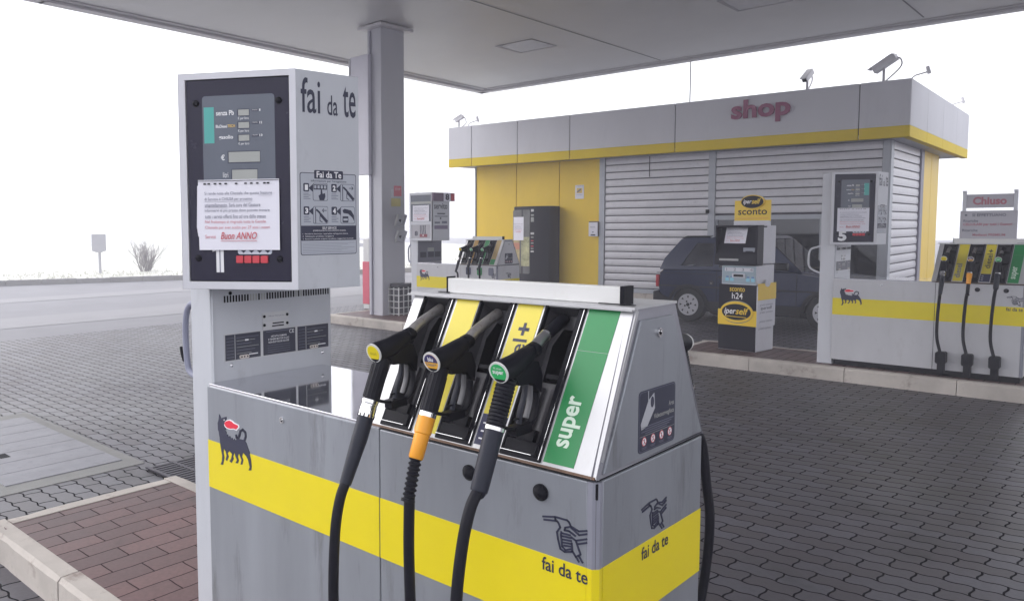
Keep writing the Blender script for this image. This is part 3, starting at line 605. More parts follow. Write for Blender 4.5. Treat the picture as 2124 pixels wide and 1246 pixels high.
for cx in (.58, 2.72):
    for y, sg in ((0.015, -1), (W_ - .015, 1)):
        wh = MB(); seg = 28; pf = [(.16, 0), (.18, .01), (.265, .012), (.285, .04), (.287, .13), (.27, .16), (.16, .16)]
        v = [(cx + r * math.cos(2 * math.pi * i / seg), y - sg * d_, .285 + r * math.sin(2 * math.pi * i / seg)) for r, d_ in pf for i in range(seg)]
        f = [(j * seg + i, j * seg + (i + 1) % seg, (j + 1) * seg + (i + 1) % seg, (j + 1) * seg + i) for j in range(len(pf) - 1) for i in range(seg)]
        if sg > 0: f = [q[::-1] for q in f]
        wh.add(v, f, tyre); wo_ = wh.build('wheel', car)
        Fh = frame((cx, y + sg * .0, .285), (-sg, 0, 0)); h_ = MB()
        h_.disc(Fh, 0, 0, .178, -.03, .004, hub, seg=32)
        for i in range(8):
            t0 = 2 * math.pi * i / 8; a = lambda r, t: (r * math.cos(t), r * math.sin(t))
            h_.prism([a(.145, t0 - .13), a(.145, t0 + .13), a(.105, t0)], Fh, .004, .006, darkgap)
        for i in range(4): h_.disc(Fh, .055 * math.cos(1.57 * i + .4), .055 * math.sin(1.57 * i + .4), .016, .004, .006, darkgap, seg=10)
        h_.disc(Fh, 0, 0, .03, .004, .007, cbl, seg=14); h_.build('hubcap', wo_)
b = MB(); b.fbox(frame((2.12, -.02, .95), (1, 0, 0)), -.09, .09, -.05, .06, .03, .15, cbl); b.build('wing_mirror', car, .02)
b = MB(); b.tube([(2.32, .1, .9), (2.05, .5, .93)], .008, cbl, 6); b.tube([(2.3, .6, .9), (2.08, 1.05, .93)], .008, cbl, 6); b.build('wiper', car)
# ------------------------------------------------------------------ payment terminal
A_ = Vector((-3.93, 9.785, 0)); dv = Vector((.4715, -.054, 0)).normalized(); tm = thing('payment_terminal', 'black white and yellow self service payment terminal standing on the kerbed island', 'payment terminal', A_)
Ft_ = (Vector((0, 0, 0)), dv, Vector((0, 0, 1)), dv.cross(Vector((0, 0, 1)))); TW = .475
tblk = mat('terminal_black', (.009, .008, .017), .35, 0, .1, 12, spec=.15); twh = mat('terminal_white', (.60, .60, .65), .4, 0, .04, 8, 0, 1, .2); tyl = mat('terminal_yellow', (.80, .54, .02), .35, 0, .04)
b = MB(); b.fbox(Ft_, 0, TW, .31, .8, -.45, 0, twh); b.fbox(Ft_, 0, TW, .0, .31, -.44, 0, twh); b.fbox(Ft_, .03, TW - .01, .8, 1.05, -.44, .0, twh); b.fbox(Ft_, -.04, TW, 1.06, 1.525, -.44, -.10, twh); b.build('cabinet', tm, .008)
b = MB(); b.fbox(Ft_, 0.004, TW - .004, .005, .31, -.01, .004, tblk); b.fbox(Ft_, 0.0, TW, .495, .81, -.01, .006, tblk); b.build('black_panel', tm, .003)
b = MB(); b.fbox(Ft_, -.005, TW + .004, .31, .5, -.01, .008, tyl); b.build('yellow_panel', tm, .002)
b = MB(); b.disc(Ft_, .235, .475, .205, .004, .018, tyl, .13, 40); b.disc(Ft_, .235, .475, .18, .018, .023, tblk, .098, 40); b.disc(Ft_, .235, .475, .205, .003, .0085, inkg, .14, 40)
b.text('iper', Ft_, .085, .428, .234, .52, .0245, wink, bold=.02, shear=.25); b.text('self', Ft_, .229, .447, .39, .53, .0245, tyl, bold=.02, shear=.25); b.stroke([(.1, .42), (.36, .415)], Ft_, .008, .023, .0245, tyl); b.build('oval_badge', tm)
b = MB(); b.text('sconto', Ft_, .14, .725, .33, .78, .0075, tyl, bold=.012); b.text('h24', Ft_, .17, .635, .305, .71, .0075, wink, bold=.01); b.build('lettering', tm)
b = MB(); b.fbox(Ft_, .04, TW - .02, .82, 1.035, -.005, .004, mat('terminal_pad_blue', (.30, .38, .44), .35, 0, .1)); b.fbox(Ft_, .07, TW - .05, .97, 1.015, .004, .007, twh); b.fbox(Ft_, .17, .33, .895, .945, .004, .02, twh); b.fbox(Ft_, .19, .31, .905, .935, .02, .0215, tblk)
for i in (.08, .14, .34, .40): b.fbox(Ft_, i, i + .045, .85, .89, .004, .006, mat('terminal_light_blue', (.25, .55, .68), .4)); 
for i in (.09, .145, .35, .405): b.fbox(Ft_, i, i + .03, .895, .91, .004, .006, mat('terminal_mid_blue', (.08, .2, .45), .4))
b.text('1   2   3   4', Ft_, .09, .975, .42, 1.01, .0075, inkg); b.build('card_reader', tm)
# head: recessed black face with hood
hd = MB(); hd.fbox(Ft_, -.045, TW + .004, 1.50, 1.53, -.2, .03, tblk); hd.add([at(Ft_, -.045, 1.06, .045), at(Ft_, TW + .004, 1.06, .045), at(Ft_, TW + .004, 1.14, .05), at(Ft_, -.045, 1.14, .05), at(Ft_, -.045, 1.3, -.03), at(Ft_, TW + .004, 1.3, -.03), at(Ft_, -.045, 1.51, -.09), at(Ft_, TW + .004, 1.51, -.09)], [(0, 1, 2, 3), (3, 2, 5, 4), (4, 5, 7, 6)], tblk)
hd.fbox(Ft_, -.046, -.03, 1.06, 1.53, -.12, .035, tblk); hd.fbox(Ft_, TW - .02, TW + .006, 1.06, 1.53, -.12, .035, tblk); hd.fbox(Ft_, -.045, TW, 1.045, 1.062, -.12, .05, tblk); hd.build('screen_hood', tm, .004)
b = MB(); b.fbox(Ft_, .3, .44, 1.16, 1.26, -.04, .015, mat('keypad_grey', (.25, .27, .32), .4)); b.fbox(Ft_, .33, .42, 1.205, 1.22, .015, .017, tblk); b.fbox(Ft_, .32, .43, 1.165, 1.18, .015, .018, twh); b.build('keypad', tm, .003)
b = MB(); b.fbox(Ft_, .02, .26, 1.10, 1.125, .02, .055, mat('slot_plate', (.42, .42, .42), .4)); b.build('receipt_slot', tm)
b = MB(); b.fbox(Ft_, .105, .545, 1.58, 1.83, -.15, -.13, tyl); b.disc(Ft_, .33, 1.81, .145, -.155, -.115, tyl, .085, 36); b.disc(Ft_, .33, 1.81, .135, -.115, -.112, tblk, .075, 36); b.text('iper', Ft_, .22, 1.775, .325, 1.84, -.111, wink, bold=.02, shear=.25); b.text('self', Ft_, .325, 1.785, .435, 1.848, -.111, tyl, bold=.02, shear=.25)
b.text('sconto', Ft_, .15, 1.655, .505, 1.725, -.1285, tblk, bold=.012); b.fbox(Ft_, .13, .52, 1.61, 1.613, -.13, -.1285, redink); b.fbox(Ft_, .1, .54, 1.52, 1.585, -.16, -.125, twh); b.build('header_sign', tm, .0)
Fs_ = (dv * TW, Vector((-dv.y, dv.x, 0)), Vector((0, 0, 1)), Vector((-dv.y, dv.x, 0)).cross(Vector((0, 0, 1))))
b = MB(); b.fbox(Fs_, -.005, .445, .3, .8, -.002, .012, twh); b.fbox(Fs_, .0, .45, .63, .83, .012, .016, tyl); b.disc(Fs_, .23, .83, .07, .016, .0165, twh, .045)
for z in (.55, .46, .35, .26): b.text('prezzo scontato', Fs_, .06, z, .38, z + .03, .0128 if z > .3 else .001, inkg)
b.text('iperself', Fs_, .08, .5, .36, .55, .0128, ink, bold=.01); b.build('price_card', tm)
notice('white paper notice taped inside the hood of the self service payment terminal', (Vector((0, 0, 0)), Ft_[1], (Vector((0, 0, .21)) - Ft_[3] * .06).normalized(), Ft_[1].cross((Vector((0, 0, .21)) - Ft_[3] * .06).normalized())), .27, .2, A_ + at(Ft_, .17, 1.405, -.057))
# ------------------------------------------------------------------ far background
t = thing('sign_board', 'blank square sign board on a thin post fading into the fog', 'sign', (-27.4, 12.7, -.12), R(48))
bm_ = mat('fog_pale_sign_back', (.36, .36, .39), .5)  # board paled, distance haze mixed into its colour
MB().prism([(-.25, 0), (-.08, -.06), (.08, -.06), (.25, 0), (.25, .6), (-.25, .6)], frame((0, 0, .88), (1, 0, 0)), -.04, .04, bm_).build('board', t, .01)
MB().tube([(0, .05, -.1), (0, .05, 1.0)], .05, bm_, 10).build('post', t)
twig = mat('fog_pale_bare_twigs', (.22, .205, .205), .8, 0, .2)  # twigs lightened in colour to look faded by fog
def bare(root, n, h, spread, seed, th=.02, nm='branches', parent=None):
    r = random.Random(seed); b = MB()
    def br(P, D, L, th, dep):
        pts = [P]; d = D.copy()
        for i in range(4): d = (d + Vector((r.uniform(-.16, .16), r.uniform(-.16, .16), r.uniform(-.02, .12)))).normalized(); pts.append(pts[-1] + d * L / 4)
        b.tube(pts, [th * (1 - .13 * i) for i in range(5)], twig, 5)
        if dep:
            for i in (1, 2, 3, 4):
                for _ in range(1 if i < 4 else 2):
                    nd = (d + Vector((r.uniform(-.8, .8), r.uniform(-.8, .8), r.uniform(-.1, .5)))).normalized(); br(pts[i], nd, L * r.uniform(.4, .62), th * .55, dep - 1)
    for i in range(n):
        a = r.uniform(0, 6.28); s_ = r.uniform(.2, 1) * spread
        br(Vector((math.cos(a) * .12, math.sin(a) * .12, -.05)), Vector((math.cos(a) * s_, math.sin(a) * s_, 1)).normalized(), h * r.uniform(.5, .75), th, 2)
    b.build(nm, parent)
t = thing('leafless_shrub', 'bare leafless shrub on the grass verge in the fog', 'shrub', (-26.9, 14.2, -.1)); bare((0, 0, 0), 22, 1.12, .62, 5, .016, 'branches', t)
MB().prism([(.5 * math.cos(i * .7) * (1 + .2 * math.sin(i * 2.3)), .5 * math.sin(i * .7) * (1 + .2 * math.cos(i * 1.7))) for i in range(9)], frame((0, 0, 0), (1, 0, 0), (0, 1, 0)), -.1, .05, grassm).build('root_mound', t)
t = thing('leafless_tree', 'faint bare tree almost lost in the fog beside the display head', 'tree', (-37, 24.2, -.1)); bare((0, 0, 0), 7, 3.6, .9, 9, .05, 'crown', t)
MB().tube([(0, 0, -.2), (.03, 0, .7), (0, .03, 1.2)], [.16, .13, .09], twig, 10).build('trunk', t)
# ------------------------------------------------------------------ fuel pumps
DOG=[(.1995,.844),(.2095,.83),(.2245,.836),(.2445,.842),(.2455,.83),(.2335,.819),(.2295,.806),(.2415,.795),(.2325,.789),(.2445,.784),(.2405,.775),(.2525,.777),(.2535,.769),(.2665,.774),(.2705,.766),(.2815,.77),(.2855,.762),(.2955,.769),(.3005,.762),(.3105,.771),(.3255,.774),(.3535,.775),(.3695,.767),(.3785,.751),(.3885,.737),(.3965,.715),(.4005,.689),(.3975,.674),(.3815,.67),(.3885,.684),(.3795,.708),(.3695,.719),(.3495,.728),(.3425,.712),(.3495,.702),(.3435,.684),(.3315,.681),(.3385,.699),(.3305,.71),(.3235,.721),(.3155,.707),(.3215,.694),(.3145,.682),(.2995,.68),(.3095,.693),(.2995,.705),(.2955,.719),(.2855,.701),(.2885,.693),(.2735,.675),(.2615,.679),(.2725,.692),(.2785,.709),(.2615,.717),(.2495,.706),(.2565,.695),(.2445,.676),(.2355,.68),(.2425,.696),(.2365,.711),(.2255,.719),(.2225,.704),(.2275,.685),(.2175,.656),(.2015,.654),(.2105,.669),(.2135,.69),(.2075,.709),(.2015,.733),(.1985,.757),(.1955,.765),(.1935,.777),(.1885,.784),(.1875,.809),(.1935,.82)]
FLAME=[(.2335,.817),(.2445,.825),(.2655,.832),(.2805,.83),(.2935,.825),(.3195,.823),(.3215,.817),(.3075,.806),(.2925,.807),(.2715,.802),(.2535,.802),(.2415,.805),(.2355,.81)]
FLO=[(.2265,.816),(.2415,.828),(.2675,.836),(.2855,.834),(.2985,.829),(.3245,.826),(.3285,.816),(.3095,.801),(.2925,.803),(.2695,.798),(.2505,.798),(.2375,.801),(.2295,.808)]
TAIL=[(.3575,.775),(.3665,.79),(.3645,.805),(.3485,.812),(.3335,.804),(.3275,.789),(.3195,.776),(.3085,.776),(.3055,.784)]
ICON=[[(1.6225,.826),(1.6575,.834),(1.6905,.834),(1.6955,.831),(1.7005,.822)],[(1.6255,.819),(1.6615,.825)],[(1.6575,.834),(1.6575,.828),(1.6655,.823),(1.6715,.812),(1.6625,.798),(1.6655,.782),(1.6725,.759),(1.6845,.755),(1.7045,.761)],[(1.6745,.802),(1.6735,.794),(1.6775,.766),(1.6865,.76),(1.7015,.767)],[(1.6855,.815),(1.6835,.808),(1.6965,.809),(1.7135,.802)],[(1.6855,.815),(1.7015,.822),(1.7225,.816),(1.7435,.823)],[(1.7435,.815),(1.7235,.807),(1.7015,.819)],[(1.7435,.803),(1.7165,.792)],[(1.7435,.794),(1.7195,.784)],[(1.6785,.799),(1.6995,.8)],[(1.6785,.792),(1.7015,.794)],[(1.6795,.784),(1.7025,.787)],[(1.6805,.777),(1.7035,.78)],[(1.6825,.77),(1.7015,.773)],[(1.7025,.796),(1.7145,.791),(1.7275,.761),(1.7145,.752),(1.7055,.763),(1.7035,.782)],[(1.7155,.752),(1.7235,.742)],[(1.7235,.756),(1.7335,.743)]]
SX = (1, 0, 0); SY = (0, 1, 0); SZ = (0, 0, 1)
SEAM, END = 1.05, 1.7695
HT = Vector((.03, .17, .38)); HU = HT.normalized(); HL = HT.length
FH = (Vector((0, -.025, .95)), Vector(SX), HU, Vector(SX).cross(Vector((0, .17, .38))).normalized())
def fl(a, b): return frame((a[0], a[1], 0), (b[0] - a[0], b[1] - a[1], 0))
def pump(num, loc, label, served=False):
    t = thing('fuel_pump', label, 'fuel pump', loc, 0, 'fuel pumps of the station')
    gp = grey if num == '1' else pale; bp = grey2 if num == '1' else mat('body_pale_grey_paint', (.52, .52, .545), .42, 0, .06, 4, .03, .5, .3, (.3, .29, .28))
    F0 = frame((0, -.025, 0), SX); FE = frame((END, -.025, 0), SY); FN = frame((.12, 0, 0), SY); FBk = frame((0, .5456, 0), (-1, 0, 0))
    A, B, C, A2 = (.096, -.104), (.474, .139), (.505, .412), (.096, .655)
    if served: A, B, C, A2 = (-.03, -.035), (.47, -.035), (.47, .40), (-.03, .606)
    FD, FF, FR = fl(A, B), fl(B, C), fl(C, A2); LD = math.hypot(B[0] - A[0], B[1] - A[1]); LF = math.hypot(C[0] - B[0], C[1] - B[1])
    # column with vent slots and plates on the inner face
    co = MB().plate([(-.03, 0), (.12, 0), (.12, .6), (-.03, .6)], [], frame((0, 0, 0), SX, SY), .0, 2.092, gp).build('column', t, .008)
    b = MB()
    for i in range(40): b.fbox(FN, .056 + i * .0134, .0632 + i * .0134, 1.25, 1.276, -.004, .0008, darkgap if i not in (9, 10, 11, 13, 14, 26, 28) else lcd)
    b.build('vent_slots', co)
    pb = MB()
    if not served:
        for z0, z1 in ((1.166, 1.196), (1.13, 1.162)):
            pb.fbox(FN, .233, .366, z0, z1, .0, .003, alu); 
            for a in (.242, .357): pb.disc(FN, a, (z0 + z1) / 2, .006, .003, .0055, darkgap, seg=10)
        pb.text('Officine Meccaniche', FN, .26, 1.178, .342, 1.184, .0034, inkg); pb.fbox(FN, .283, .34, 1.148, 1.153, .003, .0036, darkgap); pb.fbox(FN, .28, .34, 1.137, 1.142, .003, .0036, darkgap)
        pb.fbox(FN, .053, .582, 1.02, 1.128, 0, .002, alu)
        for a0, a1 in ((.057, .221), (.236, .398), (.411, .578)):
            pb.fbox(FN, a0, a1, 1.024, 1.124, .002, .004, cardm)
        for a0 in (.057, .411):
            pb.fbox(FN, a0 + .042, a0 + .044, 1.026, 1.122, .004, .0045, alu)
            for k in range(7): pb.fbox(FN, a0 + .004, a0 + .038, 1.035 + k * .0125, 1.0362 + k * .0125, .004, .0045, inkg); 
            for k in range(6): pb.fbox(FN, a0 + .05, a0 + .12 + .035 * ((k * 7) % 3) / 2, 1.046 + k * .0125, 1.0475 + k * .0125, .004, .0045, inkg if k % 2 else lcd)
            pb.fbox(FN, a0 + .09, a0 + .106, 1.094, 1.100, .004, .005, wink)
            pb.prism(rr(a0 + .062, a0 + .105, 1.026, 1.04, .006), FN, .004, .010, mat('lead_seal', (.62, .56, .52), .4))
            for q in (.07, .083, .097): pb.disc(FN, a0 + q, 1.033, .0035, .010, .0105, darkgap, seg=8)
            pb.fbox(FN, a0 + .108, a0 + .15, 1.037, 1.041, .004, .005, wink)
        for k, s_ in enumerate(('VIETATO FUMARE', 'E TENERE MOTORI E LUCI', 'NON ELETTRICHE ACCESE')): pb.text(s_, FN, .272 - .012 * (k > 0), 1.094 - k * .0115, .352 + .012 * (k > 0), 1.1015 - k * .0115, .0045, wink, bold=.01)
        pb.text('CE', FN, .366, 1.103, .391, 1.118, .0045, wink); 
        for k in range(4): pb.fbox(FN, .255, .37, 1.034 + k * .009, 1.0352 + k * .009, .004, .0044, inkg)
        pb.fbox(FN, .25, .385, 1.117, 1.119, .004, .0045, inkg)
        pb.build('data_plate', co, .0)
        s_ = MB(); s_.dome(FN, .085, 1.004, .008, .006, chrome, 10); s_.dome(FN, .546, 1.001, .008, .006, chrome, 10); s_.disc(FN, .085, 1.285, .007, 0, .003, darkgap); s_.build('screw', co)
    else:
        pb.fbox(FN, .0, .6, .955, 1.31, 0, .002, mat('column_dark_panel', (.16, .16, .2), .4))
        for a0 in (.06, .25, .42): pb.fbox(FN, a0, a0 + .15, 1.03, 1.12, .002, .004, cardm)
        pb.fbox(FN, .24, .4, 1.13, 1.19, .002, .004, lcd); pb.build('data_plate', co)
    # body
    bo = MB(); bo.box(.1167, END - .006, -.02, .5406, .07, .935, darkgap); bo.box(.14, END - .02, 0, .52, 0, .07, darkgap); bo = bo.build('body', t)
    y0, y1 = -.025, .5456
    for nm, a0, a1 in (('front_panel', .1167, SEAM - .002), ('front_panel', SEAM + .002, END - .026)):
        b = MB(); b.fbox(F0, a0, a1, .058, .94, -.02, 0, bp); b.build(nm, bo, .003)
        b = MB(); b.fbox(F0, a0 + .0005, a1 - .0005, .551, .733, -.001, .0012, yellow); b.build('yellow_stripe', bo)
    b = MB(); b.prism([(END - .026, y0), (END - .012, y0 - .001), (END, y0 + .012), (END, y0 + .024), (END - .03, y0 + .024)], frame((0, 0, 0), SX, SY), .058, .94, mat('corner_post_paint', (.24, .245, .29), .4, 0, .1)); b.build('corner_post', bo)
    b = MB(); b.prism([(END - .026, y0 - .001), (END - .0115, y0 - .002), (END + .001, y0 + .0115), (END + .001, y0 + .024), (END - .03, y0 + .02)], frame((0, 0, 0), SX, SY), .551, .733, yellow); b.build('yellow_stripe', bo)
    b = MB(); b.fbox(FE, .026, .5706, .058, .942, -.02, 0, bp); b.build('end_panel', bo, .003)
    b = MB(); b.fbox(FE, .0265, .570, .551, .733, -.001, .0012, yellow); b.build('yellow_stripe', bo)
    b = MB(); b.box(.1167, END - .004, y1 - .02, y1, .058, .94, bp); b.build('back_panel', bo, .003)
    tp = MB(); tp.box(.1205, SEAM - .004, y0 + .006, y1, .938, .949, steel); tp.build('steel_top', bo, .002)
    b = MB(); b.box(.118, END - .003, y0 + .004, y1 - .002, .9, .9375, darkgap); b.build('top_gap', bo)
    b = MB(); b.disc(frame((0, 0, .949), SX, SY), .62, .34, .006, 0, .0006, darkgap, seg=10); b.disc(frame((0, 0, .949), SX, SY), .87, .44, .008, 0, .0006, darkgap, seg=10); b.build('plug', bo)
    # marks on the front
    b = MB(); b.prism(DOG, F0, 0, .0024, ink); b.stroke(TAIL, F0, .009, 0, .0025, ink); b.prism(FLO, F0, 0, .0018, wink); b.prism(FLAME, F0, 0, .0026, mat('flame_red', (.75, .02, .05), .4)); b.disc(F0, .2325, .828, .003, .002, .0028, wink, seg=8); b.build('dog_emblem', bo)
    b = MB()
    for st in ICON: b.stroke(st, F0, .0042, 0, .002, ink)
    b.build('hand_icon', bo); b = MB(); b.text('fai da te', F0, 1.621, .693, 1.748, .727, .0022, ink, bold=.014); b.build('self_service_lettering', bo)
    b = MB(); 
    for st in ICON: b.stroke([(.217 + (x - 1.622) * .135 / .121, .744 + (z - .743) * .085 / .09) for x, z in st], FE, .0042, 0, .002, ink)
    b.build('hand_icon', bo); b = MB(); b.text('fai da te', FE, .217, .690, .366, .724, .0022, ink, bold=.014); b.build('self_service_lettering', bo)
    for a in ((1.392, 1.616) if not served else (1.4,)):
        b = MB(); b.disc(F0, a, .885, .021, 0, .005, black); b.dome(F0, a, .885, .0198, .019, black); b.build('rubber_buffer', bo)
        F0b = F0
    b = MB(); b.disc(F0, .581, .887, .011, 0, .004, chrome); b.disc(F0, .581, .887, .006, .004, .0045, darkgap, seg=10); b.disc(F0, .583, .8885, .003, .0045, .007, chrome, seg=8); b.build('lock', bo)
    if served:
        b = MB()
        for a, m_ in ((1.19, navy), (1.41, green), (1.63, inkg)): b.prism(rr(a - .02, a + .07, .79, .91, .02), F0, 0, .01, m_); b.text('2', F0, a + .02, .62, a + .06, .7, .003, ink)
        b.build('grade_button', bo)
    # hose boots along the bottom edge
    for xc in (1.13, 1.345, 1.56):
        b = MB(); b.prism(rr(xc - .045, xc + .045, .13, .25, .02), F0, 0, .085, black); b.fbox(F0, xc - .03, xc + .03, .03, .14, 0, .06, black); b.build('hose_boot', bo, .008)
    # hood with nozzle recesses
    ho_r = [(1.058, 1.17), (1.273, 1.389), (1.492, 1.606)]
    hood = MB(); rc = lambda a0, a1, b0=.014, b1=.408: [(a0, b0), (a1, b0), (a1, b1), (a0, b1)]
    hood.plate([(1.012, .0), (1.767, .0), (1.742, HL), (1.012, HL)], [rc(*q) for q in ho_r], FH, -.012, 0, alu)
    hd = hood.build('nozzle_hood', t, .002)
    b = MB(); b.add([(1.014, .545, .95), (1.766, .545, .95), (1.766, .358, 1.33), (1.044, .358, 1.33)], [(1, 0, 3, 2)], bp)
    b.add([(1.013, -.02, .95), (1.013, .545, .95), (1.043, .358, 1.33), (1.043, .148, 1.33)], [(0, 3, 2, 1)], alu)
    b.box(1.03, 1.7715, .135, .366, 1.331, 1.337, alu); b.box(1.022, 1.768, .128, .16, 1.327, 1.3315, alu); b.box(1.05, 1.766, .16, .35, 1.322, 1.331, mat('hood_top_paint', (.2, .2, .22), .45, 0, .12)); b.box(1.02, 1.765, -.018, .54, .9425, .9515, darkgap)
    b.build('casing', hd)
    b = MB(); b.fbox(FH, 1.02, 1.762, -.003, .0035, -.004, .0022, rust); b.build('rusty_lip', hd)
    tz = lambda z: (z - .95) / .38
    tpz = [(-.024, .9515), (.545, .9515), (.359, 1.331), (.146, 1.331)]; Fx = frame((END - .006, 0, 0), SY)
    ip = [(-.004, .958), (.53, .958), (.343, 1.303), (.163, 1.303)]
    b = MB(); b.plate(tpz, [], Fx, -.01, 0.004, mat('hood_end_frame', (.27, .27, .305), .4, .1, .1, 6)); b.build('end_frame', hd, .004)
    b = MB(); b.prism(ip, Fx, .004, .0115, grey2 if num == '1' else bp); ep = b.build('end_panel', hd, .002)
    b = MB(); b.disc(Fx, .257, 1.266, .012, .0115, .017, chrome); b.disc(Fx, .257, 1.266, .007, .017, .0175, darkgap, seg=12); b.disc(Fx, .257, 1.268, .004, .0175, .021, chrome, seg=10); b.build('lock', ep)
    b = MB(); b.prism(rr(.156, .356, .971, 1.127, .012), Fx, .0115, .0125, mat('sticker_navy', (.022, .025, .05), .4, 0, .1)); b.prism(rr(.159, .353, .974, 1.124, .011), Fx, .0125, .0128, inkg); b.prism(rr(.160, .352, .975, 1.123, .011), Fx, .0128, .0131, MATS['sticker_navy'])
    b.prism([(.166, 1.045), (.205, 1.1), (.235, 1.115), (.24, 1.075), (.2, 1.035), (.17, 1.03)], Fx, .0131, .0134, mat('camera_drawing', (.42, .43, .46), .5)); b.disc(Fx, .225, 1.093, .009, .0134, .0137, ink, .014); b.fbox(Fx, .203, .206, 1.1, 1.123, .0131, .0134, MATS['camera_drawing'])
    b.text('Area', Fx, .317, 1.068, .347, 1.081, .0136, lcd, bold=.01); b.text('Videosorvegliata', Fx, .235, 1.044, .347, 1.060, .0136, lcd, bold=.01)
    for k in range(4): b.fbox(Fx, .17 + .02 * (k % 2), .346 - .012 * k, 1.034 - k * .0055, 1.0356 - k * .0055, .0131, .0134, inkg)
    b.fbox(Fx, .162, .35, 1.0125, 1.0132, .0131, .0135, lcd)
    for k in range(4):
        a = .185 + k * .047; b.disc(Fx, a, .999, .0115, .0131, .0135, redink, seg=18); b.disc(Fx, a, .999, .0092, .0135, .0138, wink, seg=18); b.stroke([(a - .006, 1.005), (a + .006, .993)], Fx, .002, .0138, .0141, redink); b.stroke([(a - .002, .993), (a + .001, 1.005)], Fx, .003, .0138, .014, ink)
        b.fbox(Fx, a - .013, a + .013, .983, .9842, .0131, .0134, inkg); b.fbox(Fx, a - .01, a + .012, .9795, .9805, .0131, .0134, inkg)
    b.build('video_warning_sticker', ep)
    # recess trays, spout pockets
    for a0, a1 in ho_r:
        r = MB(); d1, d2 = -.045, -.12; w0, w1 = a0 + .012, a1 - .012
        P = lambda a, b_, n: at(FH, a, b_, n)
        pk = [(w0 + .012, .215), (w1 - .008, .215), (w1 - .004, .315), ((w0 + w1) / 2 + .03, .362), ((w0 + w1) / 2 - .018, .362), (w0 + .008, .315)]
        r.plate([(a0 + .006, .02), (a1 - .006, .02), (a1 - .006, .402), (a0 + .006, .402)], [pk], FH, d1 - .004, d1, recess)
        for (p, q) in (((a0, .014), (a1, .014)), ((a1, .014), (a1, .408)), ((a1, .408), (a0, .408)), ((a0, .408), (a0, .014))):
            cx, cy = (a0 + a1) / 2, .211; ins = lambda p_: (p_[0] + (.006 if p_[0] < cx else -.006), p_[1] + (.006 if p_[1] < cy else -.006))
            r.add([P(*p, .003), P(*q, .003), P(*ins(q), d1), P(*ins(p), d1)], [(0, 1, 2, 3)], recess)
        k = len(pk); vv = [P(a, b_, d1) for a, b_ in pk] + [P(a, b_, d2) for a, b_ in pk]
        r.add(vv, [(i, (i + 1) % k, (i + 1) % k + k, i + k) for i in range(k)] + [tuple(range(k, 2 * k))], black)
        for q in (.3, .62): r.fbox(FH, a0 + (a1 - a0) * q - .006, a0 + (a1 - a0) * q + .006, .03, .2, d1, d1 + .014, recess)
        r.fbox(FH, w0 + .03, w1 - .02, .222, .235, d2, d1 + .02, black); r.fbox(FH, a0 + .01, a1 - .01, .018, .052, d1, .012, black); r.fbox(FH, a0 + .02, a1 - .045, .05, .085, d1, d1 + .03, black)
        for p0_, p1_ in ((a0 - .004, a0 + .003), (a1 - .016, a1 + .005)): r.fbox(FH, p0_, p1_, .008, .412, -.01, .005, black)
        r.fbox(FH, a0 - .004, a1 + .005, .006, .018, -.01, .006, black)
        r.build('nozzle_recess', hd, .0015)
        r = MB(); r.fbox(FH, a1 - .001, a1 + .0005, .012, .41, .005, .0065, chrome); r.fbox(FH, a0, a1 - .02, .0185, .0195, .006, .0135, chrome); r.build('recess_trim', hd)
    # grade labels
    FU = lambda a: (at(FH, a, 0, 0), HU, -Vector(SX), HU.cross(-Vector(SX)).normalized())
    def label(nm, a0, a1, items):
        b = MB()
        for b0, b1, m_ in items: b.fbox(FH, a0, a1, b0, b1, -.002, .0012, m_)
        return b
    if not served:
        b = label('l', 1.184, 1.264, [(.015, .41, yellow2)]); Fl_ = FU(1.25); b.text('diesel', Fl_, .05, .012, .2, .06, .002, inkg, bold=.02); b.build('grade_label', hd)
        b = label('l', 1.400, 1.480, [(.099, .41, yellow2), (.015, .0985, navy)]); Fl_ = FU(1.463); b.text('diesel', Fl_, .155, .0, .312, .045, .002, ink, bold=.012); b.text('+', Fl_, .322, .004, .358, .038, .002, ink, bold=.03)
        for z in (.03, .05, .072): b.fbox(FH, 1.41, 1.426, z, z + .004, .0012, .0018, wink)
        b.build('grade_label', hd)
        b = label('l', 1.617, 1.702, [(.012, .30, green), (.301, .411, green)]); Fl_ = FU(1.68); b.text('super', Fl_, .055, -.008, .185, .042, .002, mat('pale_green_ink', (.62, .74, .62), .5), bold=.025); b.build('grade_label', hd)
    else:
        label('l', 1.184, 1.264, [(.015, .41, mat('amber_label', (.4, .22, .03), .4))]).build('grade_label', hd); label('l', 1.40, 1.48, [(.015, .41, green)]).build('grade_label', hd); label('l', 1.617, 1.702, [(.1, .411, mat('faded_amber_label', (.42, .3, .12), .4)), (.012, .1, green)]).build('grade_label', hd)
    # header bar
    b = MB(); b.box(1.15, 1.715, .17, .205, 1.3375, 1.3815, whitem); b.build('header_bar', hd, .002)
    MB().box(1.716, 1.728, .165, .212, 1.337, 1.384, black).box(1.66, 1.76, .158, .1645, 1.3385, 1.3405, black).build('header_end_cap', hd); MB().box(1.1465, 1.1495, .168, .207, 1.337, 1.386, black).box(1.12, 1.16, .16, .1685, 1.3385, 1.3405, black).build('header_end_cap', hd)
    # head
    zb, zt = 1.312, 2.093
    K = LF / .271; ins = [(A[0] + .0, A[1] + .016), (B[0] - .012, B[1] + .008), (C[0] - .01, C[1]), (A2[0], A2[1] - .012)]
    hm_ = MB(); hm_.prism(ins, frame((0, 0, 0), SX, SY), zb + .003, zt - .003, gp)
    hm_.fbox(FF, .0, LF, zb, zt, -.012, 0, gp); hm_.fbox(FR, 0, math.hypot(C[0] - A2[0], C[1] - A2[1]), zb, zt, -.012, 0, gp)
